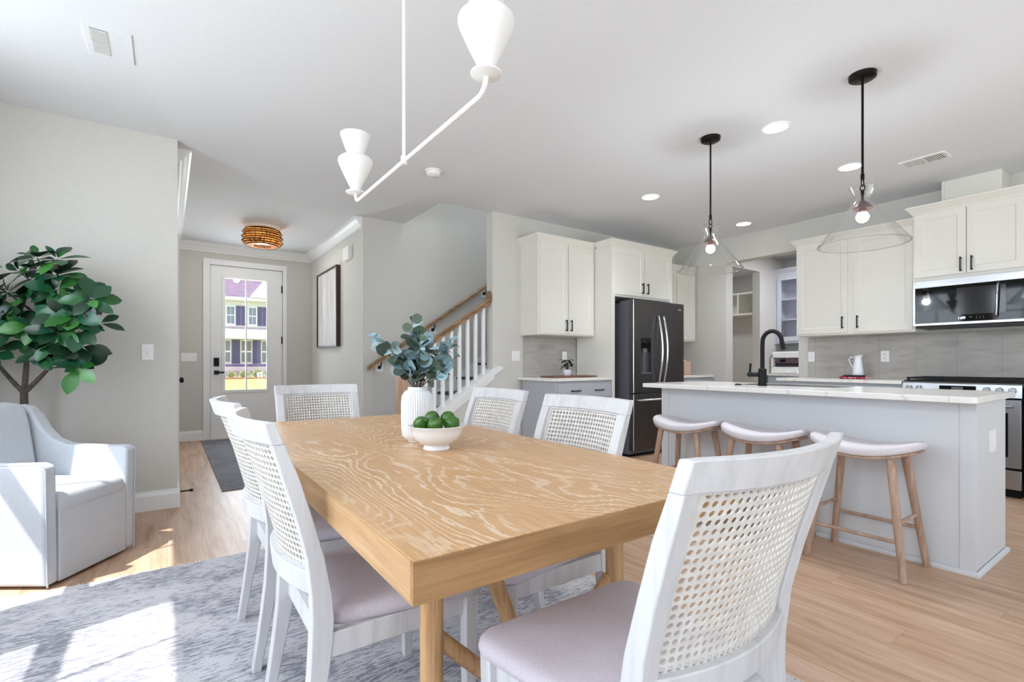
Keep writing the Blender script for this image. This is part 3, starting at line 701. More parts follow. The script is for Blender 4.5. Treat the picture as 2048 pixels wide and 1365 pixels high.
def make_chair(label):
    t = thing('dining_chair', label, 'chair', (0, 0, 0), group='cane back dining chairs around the table', local=True)
    for s in (-1, 1):
        g = G(); zs = [0, .10, .20, .30, .38, .44, .50, .60, .70, .80, .882]; hw = .021; rows = []
        for z in zs:
            y = yback(z); d = .018+.008*math.exp(-((z-.42)/.16)**2) - (.004 if z > .8 else 0); x = s*(.212 + .010*max(0, z-.45)/.49)
            if z < .3: d -= .004*(1-z/.3)
            rows.append([g.bm.verts.new(p) for p in ((x-hw, y-d, z), (x+hw, y-d, z), (x+hw, y+d, z), (x-hw, y+d, z))])
        for A, B_ in zip(rows, rows[1:]):
            for k in range(4): g.bm.faces.new((A[k], A[(k+1) % 4], B_[(k+1) % 4], B_[k]))
        g.bm.faces.new(rows[0][::-1]); g.bm.faces.new(rows[-1]); build('rear_leg', g, M['whitewash'], t, bevel=.003)
        g = G(); x = s*.228; y = .205; a, b = .021, .014
        g.hexa([(x*.985-b, y-b, 0), (x*.985+b, y-b, 0), (x*.985+b, y+b, 0), (x*.985-b, y+b, 0), (x-a, y-a, .402), (x+a, y-a, .402), (x+a, y+a, .402), (x-a, y+a, .402)])
        build('front_leg', g, M['whitewash'], t, bevel=.003)
    build('top_rail', back_rail(.881, .934, -.2435, .2435, .027, .025), M['whitewash'], t, bevel=.003)
    build('lower_rail', back_rail(.505, .562, -.224, .224, .030, .026), M['whitewash'], t, bevel=.003)
    g = G(); g.box(-.225, .190, .345, .225, .214, .405); g.box(-.215, -.205, .345, .215, -.185, .405)
    for s in (-1, 1): g.box(s*.218-.011, -.20, .345, s*.218+.011, .205, .405)
    build('seat_apron', g, M['whitewash'], t, bevel=.002)
    build('seat_cushion', G().cushion(rounded_trap(.266, .212, .240, -.190, .05), .404, .046, .024), M['seat_fabric'], t, smooth=True, angle=80)
    # woven cane: a curved lattice with real holes
    nx, nz = 26, 20; x0, x1, z0, z1 = -.205, .205, .560, .882; g = G(); dx = (x1-x0)/nx; dz = (z1-z0)/nz; cache = {}
    def V(x, z):
        k = (round(x, 5), round(z, 5))
        if k not in cache: cache[k] = g.bm.verts.new((x, curve_y(x, z)+.004, z))
        return cache[k]
    for i in range(nx):
        for j in range(nz):
            xa, za = x0+i*dx, z0+j*dz; xc, zc = xa+dx/2, za+dz/2
            o = [V(xa, za), V(xc, za), V(xa+dx, za), V(xa+dx, zc), V(xa+dx, za+dz), V(xc, za+dz), V(xa, za+dz), V(xa, zc)]
            if i == 0 or i == nx-1:
                g.bm.faces.new(o); continue
            h = [g.bm.verts.new((xc+dx*.38*math.cos(R(a)), curve_y(xc+dx*.38*math.cos(R(a)), zc+dz*.38*math.sin(R(a)))+.004, zc+dz*.38*math.sin(R(a)))) for a in (225, 270, 315, 0, 45, 90, 135, 180)]
            for k in range(8): g.bm.faces.new((o[k], o[(k+1) % 8], h[(k+1) % 8], h[k]))
    o = build('cane_panel', g, M['cane'], t)
    md = o.modifiers.new('thickness', 'SOLIDIFY'); md.thickness = .003; md.offset = 0
    g = G()
    for s in (-1, 1):
        pts = [(s*.196, curve_y(s*.196, z)+.008, z) for z in (.565, .65, .73, .80, .878)]; g.tube(pts, .0045, 6)
    for z in (.568, .876): g.tube([(x*.0196, curve_y(x*.0196, z)+.008, z) for x in range(-10, 11)], .0045, 6)
    build('spline_bead', g, M['whitewash'], t, smooth=True)
    return t
ZR = .009
chairs = [((.515, 1.475, ZR), R(-90), 'white cane back dining chair on the table left side, nearer of the two there'),
          ((.515, 2.125, ZR), R(-90), 'white cane back dining chair on the table left side, farther of the two there'),
          ((.760, 2.865, ZR), R(180), 'white cane back dining chair at the far end of the table'),
          ((1.100, 2.150, ZR), R(90), 'white cane back dining chair on the table right side, behind the bowl of limes'),
          ((1.055, 1.455, ZR), R(90), 'white cane back dining chair on the table right side, before the grey base cabinet'),
          ((.842, .752, ZR), R(0), 'closest white cane back dining chair, seen from behind at the near table end')]
C0 = make_chair(chairs[0][2]); C0.location = chairs[0][0]; C0.rotation_euler = (0, 0, chairs[0][1])
for l, r, lb in chairs[1:]: dup(C0, l, r, lb)

# ------------------------------------------------------------------ vase, eucalyptus, bowl, limes
vx, vy, tz = .838, 1.874, .7602
V_ = thing('ribbed_vase', 'tall white vertically ribbed ceramic vase holding eucalyptus on the dining table', 'vase', (vx, vy, tz))
prof = [(0, 0), (.036, 0), (.038, .006), (.050, .012), (.060, .025), (.064, .05), (.065, .10), (.065, .155), (.062, .185), (.050, .203), (.038, .210), (.036, .214), (.038, .219), (.037, .221), (.032, .219), (.032, .205), (.05, .19), (.058, .15), (.058, .04), (0, .02)]
def rib(r, z, k): return r*(1-.08*(1 if k % 4 == 0 else 0)) if .015 < z < .204 and r > .049 else r
g = G().lathe([(r, z) for r, z in prof], (vx, vy, tz), 168, mod=rib); build('body', g, M['matte_china'], V_, smooth=True, angle=20)
def leaf_shape(g, base, direction, normal, length, width, kind='oval', cup=.12, n=6):
    d = direction.normalized(); nn = (normal - d*normal.dot(d)); nn = nn.normalized() if nn.length > 1e-5 else d.orthogonal().normalized(); w = d.cross(nn)
    L_, Rr, C = [], [], []
    for i in range(n+1):
        t = i/n
        if kind == 'round': hw = width*math.sqrt(max(0, 1-(2*t-1)**2))
        else: hw = width*(math.sin(math.pi*min(1, t**1.25)))**.8 if t < 1 else 0
        bend = -cup*length*(t*t)
        c = base + d*(length*t) + nn*bend; C.append(c); L_.append(c + w*hw + nn*(hw*.22)); Rr.append(c - w*hw + nn*(hw*.22))
    cv = [g.bm.verts.new(p) for p in C]; lv = [g.bm.verts.new(p) for p in L_[1:-1]]; rv = [g.bm.verts.new(p) for p in Rr[1:-1]]
    for S, flip in ((lv, 0), (rv, 1)):
        f = [(cv[0], cv[1], S[0])] + [(cv[i+1], cv[i+2], S[i+1], S[i]) for i in range(n-2)] + [(cv[n-1], cv[n], S[-1])]
        for q in f: g.bm.faces.new(q if not flip else q[::-1])
rnd = random.Random(11)
E_ = thing('eucalyptus_stems', 'bunch of blue green eucalyptus stems with round leaves standing in the ribbed vase', 'plant', (vx, vy, tz+.03))
sg = G(); lg = G()
mouth = Vector((vx, vy, .976)); rt = Vector((.8192, -.5736, 0)); fw = Vector((.5736, .8192, 0))
stems = [(-.195, .05, .215), (-.03, .03, .30), (.11, -.05, .18), (.16, .03, .13), (-.09, -.08, .16), (.03, -.09, .19), (.055, .1, .21), (-.1, .1, .17), (.0, .0, .22), (.13, -.1, .08), (-.05, -.03, .12), (.16, .0, .20), (-.02,.06,.16)]
for sx, sy, sz in stems:
    tip = mouth + rt*sx + fw*sy + Vector((0, 0, sz)); start = Vector((vx, vy, .80)) + rt*(-sx*.08) + fw*(-sy*.08); m1 = mouth + rt*sx*.08 + fw*sy*.08
    pts = []
    for k in range(7):
        u = k/6; a = m1.lerp(tip, u); a += (rt*sx + fw*sy)*(.25*(u-u*u)) * -.6; pts.append(a)
    sg.tube([start, m1] + pts[1:], [.0028, .0026]+[.0024-.0003*k for k in range(6)], 6)
    n = int(3+sz*26)
    for k in range(n):
        u = .18+.82*(k+1)/n if n > 1 else 1; idx = min(5, int(u*6)); f = u*6-idx; p = pts[idx].lerp(pts[min(6, idx+1)], min(1, f))
        for s in ((-1, 1) if k < n-1 else (1,)):
            a = rnd.uniform(0, math.tau); d = Vector((math.cos(a)*.9, math.sin(a)*.9, rnd.uniform(-.3, .8)))*s if s > 0 else Vector((-math.cos(a), -math.sin(a), rnd.uniform(-.3, .7)))
            size = rnd.uniform(.042, .062)*(.8 if u > .9 else 1.0)
            nrm = Vector((rnd.uniform(-1, 1), rnd.uniform(-1, .2), rnd.uniform(-.2, 1)))
            leaf_shape(lg, p, d, nrm, size, size*.46, 'round', rnd.uniform(-.15, .2))
build('stem', sg, M['twig'], E_, smooth=True); o = build('leaves', lg, M['euca'], E_, smooth=True, angle=180)
bx_, by_ = .818, 1.655
Bw = thing('fruit_bowl', 'white footed ceramic bowl filled with limes on the dining table', 'bowl', (bx_, by_, tz))
build('body', G().lathe([(0, 0), (.048, 0), (.050, .004), (.046, .012), (.044, .016), (.062, .024), (.082, .042), (.094, .064), (.098, .080), (.107, .086), (.108, .089), (.104, .090), (.094, .084), (.086, .06), (.070, .038), (.04, .026), (0, .024)], (bx_, by_, tz), 56), M['china'], Bw, smooth=True, angle=50)
lime_pos = [(-.052, -.030, .096, 'lime at the left side of the white bowl'), (.002, -.050, .095, 'lime at the front middle of the white bowl'), (.058, -.022, .097, 'lime at the right side of the white bowl, largest in view'),
            (-.022, .028, .110, 'lime at the back left of the white bowl'), (.036, .036, .108, 'lime at the back right of the white bowl')]
limeG = None
for a, b, z, lb in lime_pos:
    p = Vector((bx_, by_, tz)) + rt*a + fw*b + Vector((0, 0, z-.0))
    if limeG is None:
        g = G().lathe([(0, -.034), (.006, -.0325), (.016, -.026), (.026, -.012), (.029, .0), (.026, .013), (.017, .024), (.008, .030), (.005, .034), (0, .0355)], n=28)
        limeG = build('lime', g, M['lime'], smooth=True, angle=80); tag(limeG, lb, 'lime', 'limes in the white bowl'); o = limeG
    else:
        o = limeG.copy(); COL.objects.link(o); o['label'] = lb
    o.location = p; o.rotation_euler = (rnd.uniform(.7, 1.5), rnd.uniform(-.5, .5), rnd.uniform(-.8, .8))

# ------------------------------------------------------------------ armchair and tree
A = thing('armchair', 'pale blue grey upholstered armchair with sloping arms standing in the sunlight', 'armchair', (-.315, 3.395, 0), R(-124.8), local=True)
arm_prof = [(0, .015), (0, .575), (-.012, .594), (-.04, .602), (-.20, .600), (-.38, .608), (-.46, .640), (-.52, .705), (-.565, .785), (-.595, .828), (-.65, .838), (-.74, .83), (-.76, .79), (-.72, .015)]
for s in (-1, 1):
    g = G(); n = len(arm_prof); rows = []
    for (off, wid) in ((0, 0), (1, 0)):
        row = []
        for (y, z) in arm_prof:
            flare = .035*math.sin(math.pi*min(1, -y/.76)) + .012*(z/.6)
            xo = s*(.272+flare); xi = s*(.205+flare*.9); row.append(g.bm.verts.new((xo if off else xi, y, z)))
        rows.append(row)
    g.bm.faces.new(rows[0]); g.bm.faces.new(rows[1][::-1])
    for i in range(n): g.bm.faces.new((rows[0][i], rows[1][i], rows[1][(i+1) % n], rows[0][(i+1) % n]))
    build('arm', g, M['chair_fabric'], A, bevel=.016, seg=4)
    g = G(); pts = [(y, z) for y, z in arm_prof[:9]]
    g.tube([(s*(.266+.035*math.sin(math.pi*min(1, -y/.76))+.012*(z/.6)), y+(.001 if i < 2 else 0), z-.004) for i, (y, z) in enumerate(pts)], .0038, 8); build('piping', g, M['piping'], A, smooth=True)
g = G(); g.prism([(-.60, .02), (-.50, .30), (-.515, .50), (-.555, .74), (-.575, .815), (-.60, .845), (-.68, .855), (-.745, .835), (-.762, .79), (-.735, .02)], -.225, .225, 'x'); build('backrest', g, M['chair_fabric'], A, bevel=.02, seg=4)
g = G(); o_ = rounded_trap(.198, .205, .0, -.055, .02); g.prism([(-.02, .015), (-.02, .37), (0, .385), (0.004, .36), (0.004, .015)], -.206, .206, 'x'); build('front_panel', g, M['chair_fabric'], A, bevel=.006)
sc_o = [(x*1.02, y) for x, y in rounded_trap(.205, .215, .008, -.54, .03)]
build('seat_cushion', G().cushion(sc_o, .345, .095, .018), M['chair_fabric'], A, smooth=True, angle=80)
build('plinth', G().box(-.20, -.66, .0, .20, -.06, .016), M['blackplastic'], A)  # black slab standing in for the shaded gap under the chair

tx, ty = -.735, 4.27
Tr = thing('potted_tree', 'leafy green magnolia tree standing behind the armchair against the wall', 'tree', (tx, ty, 0))
build('basket_pot', G().lathe([(0, 0), (.10, 0), (.135, .10), (.14, .22), (.125, .27), (.115, .27), (.12, .22), (0, .20)], (tx, ty, 0), 32), M['basket'], Tr, smooth=True)
build('soil', G().lathe([(0, .225), (.122, .215)], (tx, ty, 0), 24), M['soil'], Tr)
bg = G(); fork = Vector((tx, ty, .89)); bg.tube([(tx, ty, .2), (tx+.008, ty, .55), fork], [.024, .021, .019], 12)
rn = random.Random(5)
toC = -fw*.0
ends = []
def branch(p0, p1, r0, r1, bend=.03):
    mid = (p0+p1)/2 + Vector((rn.uniform(-bend, bend), rn.uniform(-bend, bend), rn.uniform(0, bend))); pts = []
    for k in range(7):
        u = k/6; pts.append(p0*(1-u)**2 + mid*2*u*(1-u) + p1*u*u)
    bg.tube(pts, [r0+(r1-r0)*k/6 for k in range(7)], 8); return pts
# cluster centres: offsets from the trunk (right, toward wall, z)
def PT(a, b, z): return Vector((tx, ty, 0)) + rt*a + fw*b + Vector((0, 0, z))
clusters = [(.00, -.12, 1.30, 1.0), (.05, -.02, 1.50, 1), (.12, -.10, 1.47, .9), (.26, -.05, 1.62, 1.0), (.30, -.10, 1.52, .9), (.18, 0, 1.62, .9), (.10, -.02, 1.66, .9), (.43, -.12, 1.36, 1.05), (.50, -.10, 1.46, .95),
            (.52, -.06, 1.32, .9), (.38, -.18, 1.26, 1.0), (.46, -.12, 1.18, .9), (.33, -.12, 1.12, .9), (.40, -.08, 1.10, .8), (.22, -.16, 1.30, .9), (.16, -.10, 1.20, .9), (-.08, -.15, 1.42, 1.1), (-.12, -.10, 1.25, 1.0), (-.16, -.12, 1.60, 1.0), (-.10, 0, 1.52, .9), (-.18, -.1, 1.10, 1.0),
            (.05, -.16, 1.38, .9), (.28, -.02, 1.42, .9), (-.05, -.12, 1.14, .8), (.36, 0, 1.50, .9), (.20, -.1, 1.50, .9), (-.22, -.12, 1.42, 1.0), (.30, -.14, 1.20, .9), (.16, -.08, 1.72, 1.0), (.28, -.08, 1.71, .95), (.02, -.05, 1.64, 1.0), (.42, -.1, 1.05, .95), (.36, -.14, 1.36, 1.0), (.47, -.14, 1.27, 1.0), (.10, -.16, 1.28, 1.05), (-.02, -.18, 1.28, 1.1), (-.2, -.14, 1.2, 1.1), (.24, -.14, 1.14, .9)]
main = [branch(fork, PT(.05, -.03, 1.30), .016, .010), branch(fork, PT(.22, -.06, 1.06), .015, .010), branch(fork, PT(-.12, -.06, 1.10), .014, .009), branch(PT(.05, -.03, 1.30), PT(.22, -.04, 1.52), .010, .006)]
lg = G(); allp = [p for b in main for p in b[2:]]
def leaf_ok(p): return p.x > -1.16 and p.y < 4.44
for a, b, z, sc in clusters:
    c = PT(a*1.0, b, z)
    if c.x < -1.08: c.x = -1.08
    if c.y > 4.33: c.y = 4.33
    q = min(allp, key=lambda p: (p-c).length + (0 if p.z < c.z else .3)); branch(q, c, .006, .003)
    nl = rn.randint(7, 9); ax = ((c-q).normalized() + Vector((0, 0, .5)) + (-fw)*.95).normalized(); e1 = ax.orthogonal().normalized(); e2 = ax.cross(e1); ph = rn.uniform(0, 6)
    for k in range(nl):
        an = ph+k*2.4; el = rn.uniform(-.15, .55) if k < nl-2 else .9
        d = (e1*math.cos(an)+e2*math.sin(an))*math.cos(el)+ax*math.sin(el); ln = rn.uniform(.115, .165)*sc*(.65 if k >= nl-2 else 1)
        tip = c+d*ln
        if not leaf_ok(tip): d = Vector((d.x if tip.x > -1.16 else abs(d.x), -abs(d.y), d.z))
        leaf_shape(lg, c+d*.012, d, ax + Vector((rn.uniform(-.3, .3),)*3), ln, ln*rn.uniform(.24, .30), 'ovate', rn.uniform(.05, .35), 7)
for i, j in ((0, 2), (1, 5)): pass
build('trunk', bg, M['bark'], Tr, smooth=True); build('foliage', lg, M['magnolia'], Tr, smooth=True, angle=180)

# ------------------------------------------------------------------ stairs and railings
St = thing('staircase', 'staircase rising to the right behind the white balusters with dark treads', 'stairs', (2.6, 5.1, 0))
x1s, run, rise = 1.97, .27, .18
for k in range(1, 11):
    x = x1s+(k-1)*run
    if x+run > 4.59: break
    build('riser', G().box(x, 4.685, (k-1)*rise, x+.02, 5.562, k*rise-.03), M['trim'], St)
    build('tread', G().box(x-.025, 4.685, k*rise-.03, x+run+.02, 5.562, k*rise), mat('dark_tread', (66, 62, 62), .5), St)
g = G(); g.prism([(1.97, 0), (1.97, .20), (4.59, .20+.667*2.62), (4.59, .0+.667*2.62-.2), (2.3, 0)], 5.564, 5.578, 'y'); build('stringer', g, M['trim'], St)
Rl = thing('stair_railing', 'white baluster stair railing with oak newel post and brown sloping handrail', 'railing', (2.4, 4.62, 0))
rz = lambda x: 1.785+.667*(x-2.96)
g = G(); xa, xb = 1.90, 2.955
poly = [(-.032, -.028), (.032, -.028), (.030, -.006), (.024, .004), (.030, .014), (.020, .030), (0, .036), (-.020, .030), (-.030, .014), (-.024, .004), (-.030, -.006)]
vA = [g.bm.verts.new((xa, 4.62+p, rz(xa)+q)) for p, q in poly]; vB = [g.bm.verts.new((xb, 4.62+p, rz(xb)+q)) for p, q in poly]
g.bm.faces.new(vA); g.bm.faces.new(vB[::-1])
for i in range(len(poly)): g.bm.faces.new((vA[i], vB[i], vB[(i+1) % len(poly)], vA[(i+1) % len(poly)]))
build('handrail', g, M['rail_wood'], Rl, smooth=True, angle=50)
g = G().lathe([(0, 0), (.062, 0), (.062, .012), (.05, .02), (0, .02)], n=28); g.xf(Matrix.Translation((2.93, 4.62, 1.80)) @ Matrix.Rotation(R(-90), 4, 'Y') @ Matrix.Scale(1.3, 4, (1, 0, 0))); build('rosette', g, M['rail_wood'], Rl, smooth=True)
for i in range(9):
    x = 2.055+i*.099; z0 = kz(x)+.03; z1 = rz(x)-.02; h = .016
    g = G().hexa([(x-h, 4.62-h, z0-.012), (x+h, 4.62-h, z0+.012), (x+h, 4.62+h, z0+.012), (x-h, 4.62+h, z0-.012), (x-h, 4.62-h, z1-.012), (x+h, 4.62-h, z1+.012), (x+h, 4.62+h, z1+.012), (x-h, 4.62+h, z1-.012)])
    build('baluster', g, M['trim'], Rl)
g = G().box(1.855, 4.575, 0, 1.945, 4.665, 1.06); g.box(1.845, 4.565, 1.06, 1.955, 4.675, 1.085); g.box(1.855, 4.575, 1.085, 1.945, 4.665, 1.10); build('newel_post', g, M['newel_wood'], Rl, bevel=.004)
Wr = thing('wall_handrail', 'brown wooden handrail on dark brackets running up the staircase wall', 'handrail', (2.7, 5.52, 0))
g = G(); wz = lambda x: 1.005+.681*(x-1.88)
vA = [g.bm.verts.new((1.86, 5.505+p*.9, wz(1.86)+q*.9+.02)) for p, q in poly]; vB = [g.bm.verts.new((4.55, 5.505+p*.9, wz(4.55)+q*.9+.02)) for p, q in poly]
g.bm.faces.new(vA); g.bm.faces.new(vB[::-1])
for i in range(len(poly)): g.bm.faces.new((vA[i], vB[i], vB[(i+1) % len(poly)], vA[(i+1) % len(poly)]))
build('rail', g, M['rail_wood'], Wr, smooth=True, angle=50)
for x in (2.02, 2.70, 3.45):
    g = G(); z = wz(x)-.045; g.tube([(x, 5.58, z-.03), (x, 5.535, z-.03), (x, 5.505, z+.035)], .008, 8); g.lathe([(0, 0), (.028, 0), (.02, .008), (0, .01)], n=16)
    b0 = len(g.bm.verts)-65; 
    g2 = G().lathe([(0, 0), (.026, 0), (.02, .008), (0, .01)], n=16); g2.xf(Matrix.Translation((x, 5.58, z-.03)) @ Matrix.Rotation(R(90), 4, 'X')); g.bm.free()
    g2.tube([(x, 5.575, z-.03), (x, 5.535, z-.03), (x, 5.507, z+.03)], .008, 8); br = build('bracket', g2, M['black'], Wr, smooth=True)
    build('mounting_block', G().box(x-.045, 5.574, z-.08, x+.045, 5.58, z+.03), M['trim'], br)

# ------------------------------------------------------------------ kitchen cabinets
def door_g(x0, z0, x1, z1, t=.02, fr=.055):
    g = G(); y0 = -t
    g.box(x0, y0, z0, x0+fr, 0, z1); g.box(x1-fr, y0, z0, x1, 0, z1); g.box(x0+fr, y0, z0, x1-fr, 0, z0+fr); g.box(x0+fr, y0, z1-fr, x1-fr, 0, z1)
    # sloped inner bead + recessed panel
    a, b, c, d = x0+fr, z0+fr, x1-fr, z1-fr; s = .010; yi = y0+.009
    for P in (((a, y0+.003, b), (c, y0+.003, b), (c-s, yi, b+s), (a+s, yi, b+s)), ((c, y0+.003, b), (c, y0+.003, d), (c-s, yi, d-s), (c-s, yi, b+s)), ((c, y0+.003, d), (a, y0+.003, d), (a+s, yi, d-s), (c-s, yi, d-s)), ((a, y0+.003, d), (a, y0+.003, b), (a+s, yi, b+s), (a+s, yi, d-s))):
        g.bm.faces.new([g.bm.verts.new(p) for p in P])
    g.box(a+s*.5, yi, b+s*.5, c-s*.5, -.001, d-s*.5)
    return g
def pull_g(x, z, vert=True, ln=.128, y=-.02):
    g = G(); h = ln/2
    if vert:
        g.box(x-.005, y-.030, z-h, x+.005, y-.020, z+h)
        for s in (-1, 1): g.box(x-.006, y-.022, z+s*(h-.012)-.006, x+.006, y, z+s*(h-.012)+.006)
    else:
        g.box(x-h, y-.030, z-.005, x+h, y-.020, z+.005)
        for s in (-1, 1): g.box(x+s*(h-.012)-.006, y-.022, z-.006, x+s*(h-.012)+.006, y, z+.006)
    return g
def cabinet(name, label, loc, rotz, w, z0, z1, d, m, doors=(), drawers=(), crown=None, cat='cabinet', group=None):
    t = thing(name, label, cat, loc, rotz, group=group, local=True)
    build('carcass', G().box(0, 0, z0, w, d, z1), M[m], t, bevel=.0015)
    for (x0, a, x1, b, hx, hz) in doors:
        dd = build('door', door_g(x0, a, x1, b), M[m], t)
        if hx is not None: build('handle', pull_g(hx, hz), M['black'], dd)
    for (x0, a, x1, b) in drawers:
        gd = G().box(x0, -.02, a, x1, 0, b); dd = build('drawer', gd, M[m], t, bevel=.003)
        for hx in ((x0+(x1-x0)*.30, x0+(x1-x0)*.75) if x1-x0 > .6 else ((x0+x1)/2,)): build('handle', pull_g(hx, (a+b)/2, False), M['black'], dd)
    if crown:
        path, s = crown; zt = z1
        CP = [(0, zt-.012), (.006, zt-.012), (.008, zt), (.016, zt+.012), (.036, zt+.040), (.046, zt+.050), (.048, zt+.062), (0, zt+.062)]
        build('crown', G().molding(path, CP, side=s), M[m], t)
    return t
KB = 4.56
# left of fridge
cabinet('wall_cabinet', 'tall cream wall cabinet with two doors left of the fridge', (3.31, 4.235, 0), 0, .845, 1.39, 2.43, KB-4.235, 'cream',
        doors=[(.022, 1.405, .418, 2.41, .385, 1.50), (.428, 1.405, .824, 2.41, .461, 1.50)], crown=([(0, KB-4.235), (0, 0), (.845, 0)], -1))
cabinet('base_cabinet', 'grey base cabinet with black pulls left of the fridge', (3.32, 3.955, 0), 0, .835, .10, .884, KB-3.955-.022, 'grey_cab',
        doors=[(.03, .12, .41, .66, .37, .60), (.425, .12, .81, .66, .465, .60)], drawers=[(.03, .70, .81, .855)])
g = G().box(3.275, 3.925, .884, 4.156, KB, .915); tag(build('countertop', g, M['quartz'], bevel=.003, loc=(3.7, 4.25, .884)), 'short white quartz countertop on the grey base cabinet left of the fridge', 'countertop')
tag(build('backsplash', G().box(3.345, KB-.012, .916, 4.156, KB, 1.389), M['splash_x'], loc=(3.7, KB, .915)), 'small taupe tile backsplash below the cupboard left of the fridge', 'backsplash')
# fridge surround
sx0 = 4.158
t = cabinet('fridge_cabinet', 'cream cabinet with two doors above the fridge and its tall side panels', (sx0, 3.95, 0), 0, 1.09, 1.845, 2.43, KB-3.95-.022, 'cream',
        doors=[(.05, 1.87, .533, 2.405, .495, 1.965), (.545, 1.87, 1.045, 2.405, .585, 1.965)], crown=([(0, .236), (0, 0), (1.09, 0), (1.09, .22)], -1))
build('side_panel', G().box(0, 0, 0, .048, KB-3.95-.022, 1.845), M['cream'], t); build('side_panel', G().box(1.055, 0, 0, 1.09, KB-3.95-.022, 1.845), M['cream'], t)
# right of fridge
cabinet('wall_cabinet', 'narrow cream wall cabinet at the right of the fridge, partly behind the left pendant', (5.252, 4.225, 0), 0, .87, 1.375, 2.35, KB-4.225, 'cream',
        doors=[(.02, 1.40, .425, 2.33, .39, 1.5), (.435, 1.40, .85, 2.33, None, 0)], crown=([(0, 0), (.87, 0)], -1))
cabinet('base_cabinet', 'grey base cabinet hidden below the counter at the right of the fridge', (5.252, 3.955, 0), 0, .87, .10, .884, KB-3.955-.022, 'grey_cab', doors=[(.02, .12, .43, .66, .39, .6), (.44, .12, .85, .66, .48, .6)], drawers=[(.02, .70, .85, .855)])
tag(build('countertop', G().box(5.252, 3.925, .884, 6.128, KB, .915), M['quartz'], bevel=.003, loc=(5.7, 4.25, .884)), 'white quartz countertop at the right of the fridge by the pantry opening', 'countertop')
t = thing('tissue_box', 'blush pink box on the counter right of the fridge', 'box', (5.86, 4.22, .9155)); build('body', G().box(5.80, 4.16, .9155, 5.94, 4.28, 1.10), mat('blush_card', (226, 186, 166), .6), t, bevel=.006)
build('paper_tissue', G().lathe([(0, 1.10), (.035, 1.10), (.012, 1.11), (.02, 1.122), (0, 1.124)], (5.87, 4.22, 0), 12), M['plate'], t)
# fridge
F = thing('refrigerator', 'black stainless french door refrigerator with curved steel handles and a water dispenser', 'refrigerator', (4.76, 4.1, 0))
build('body', G().box(4.315, 3.83, .03, 5.205, 4.50, 1.775), M['fridge_side'], F, bevel=.004)
build('hinge_cover', G().box(4.33, 3.80, 1.775, 4.46, 3.98, 1.80), M['fridge_side'], F); build('hinge_cover', G().box(5.06, 3.80, 1.775, 5.19, 3.98, 1.80), M['fridge_side'], F)
g = G(); a0, a1, b0, b1 = 4.43, 4.60, .955, 1.365   # recess in left door
g.box(4.302, 3.755, .735, a0, 3.822, 1.80); g.box(a1, 3.755, .735, 4.757, 3.822, 1.80); g.box(a0, 3.755, .735, a1, 3.822, b0); g.box(a0, 3.755, b1, a1, 3.822, 1.80)
bmesh.ops.remove_doubles(g.bm, verts=g.bm.verts, dist=1e-5)
dl = build('door', g, M['darksteel'], F)
build('door_edge', G().tube([(4.303, 3.756, .74), (4.303, 3.756, 1.797)], .0035, 8), M['chrome'], dl)
g = G(); g.box(a0+.004, 3.752, 1.245, a1-.004, 3.80, b1-.004); build('control_panel', g, M['blackglass'], dl)
build('dispenser_well', G().box(a0, 3.808, b0, a1, 3.820, 1.245), mat('well_steel', (150, 150, 156), .3, .9), dl)
g = G(); g.box(a0+.05, 3.770, 1.20, a0+.115, 3.805, 1.245); g.box(a0+.075, 3.785, .97, a0+.09, 3.800, 1.20); build('nozzle', g, M['steel'], dl)
build('drip_tray', G().box(a0, 3.75, b0, a1, 3.808, b0+.012), M['steel'], dl)
dr = build('door', G().box(4.763, 3.755, .735, 5.218, 3.822, 1.80), M['darksteel'], F, bevel=.004)
build('maker_badge', G().box(5.10, 3.7535, 1.715, 5.165, 3.755, 1.735), M['chrome'], dr)
df = build('freezer_drawer', G().box(4.302, 3.755, .08, 5.218, 3.822, .722), M['darksteel'], F, bevel=.004)
build('door_edge', G().tube([(4.303, 3.756, .085), (4.303, 3.756, .718)], .0035, 8), M['chrome'], df)
def bow(x, z0, z1, out=.055):
    return [(x, 3.752, z0)]+[(x, 3.735-out*math.sin(math.pi*k/10), z0+(z1-z0)*k/10) for k in range(0, 11)]+[(x, 3.752, z1)]
for x, d_ in ((4.715, dl), (4.805, dr)): build('handle', G().tube(bow(x, .84, 1.62), .014, 12), M['chrome'], d_, smooth=True)
build('handle', G().tube([(4.36, 3.752, .655), (4.36, 3.715, .655), (4.36+.80/2, 3.70, .655), (5.16, 3.715, .655), (5.16, 3.752, .655)], .012, 12), M['chrome'], df, smooth=True)
build('toe_kick', G().box(4.33, 3.85, 0, 5.19, 4.48, .03), M['blackplastic'], F)
# range wall; local x runs toward -y after the -90 turn
RX = R(-90)
cabinet('wall_cabinet', 'tall cream wall cabinet with two doors left of the microwave', (5.80, 2.70, 0), RX, 1.075, 1.375, 2.385, .33, 'cream',
        doors=[(.012, 1.395, .512, 2.37, .470, 1.50), (.565, 1.395, 1.06, 2.37, .607, 1.50)], crown=([(0, .33), (0, 0), (1.075, 0)], -1))
cabinet('wall_cabinet', 'cream wall cabinet with two doors above the microwave', (5.72, 1.622, 0), RX, .762, 1.828, 2.465, .41, 'cream',
        doors=[(.018, 1.865, .378, 2.445, .345, 1.945), (.385, 1.865, .745, 2.445, .418, 1.945)], crown=([(0, .41), (0, 0), (.762, 0)], -1))
cabinet('wall_cabinet', 'cream wall cabinet at the right picture edge beyond the microwave', (5.80, .857, 0), RX, .6, 1.375, 2.385, .33, 'cream', doors=[(.012, 1.395, .588, 2.37, .05, 1.5)])
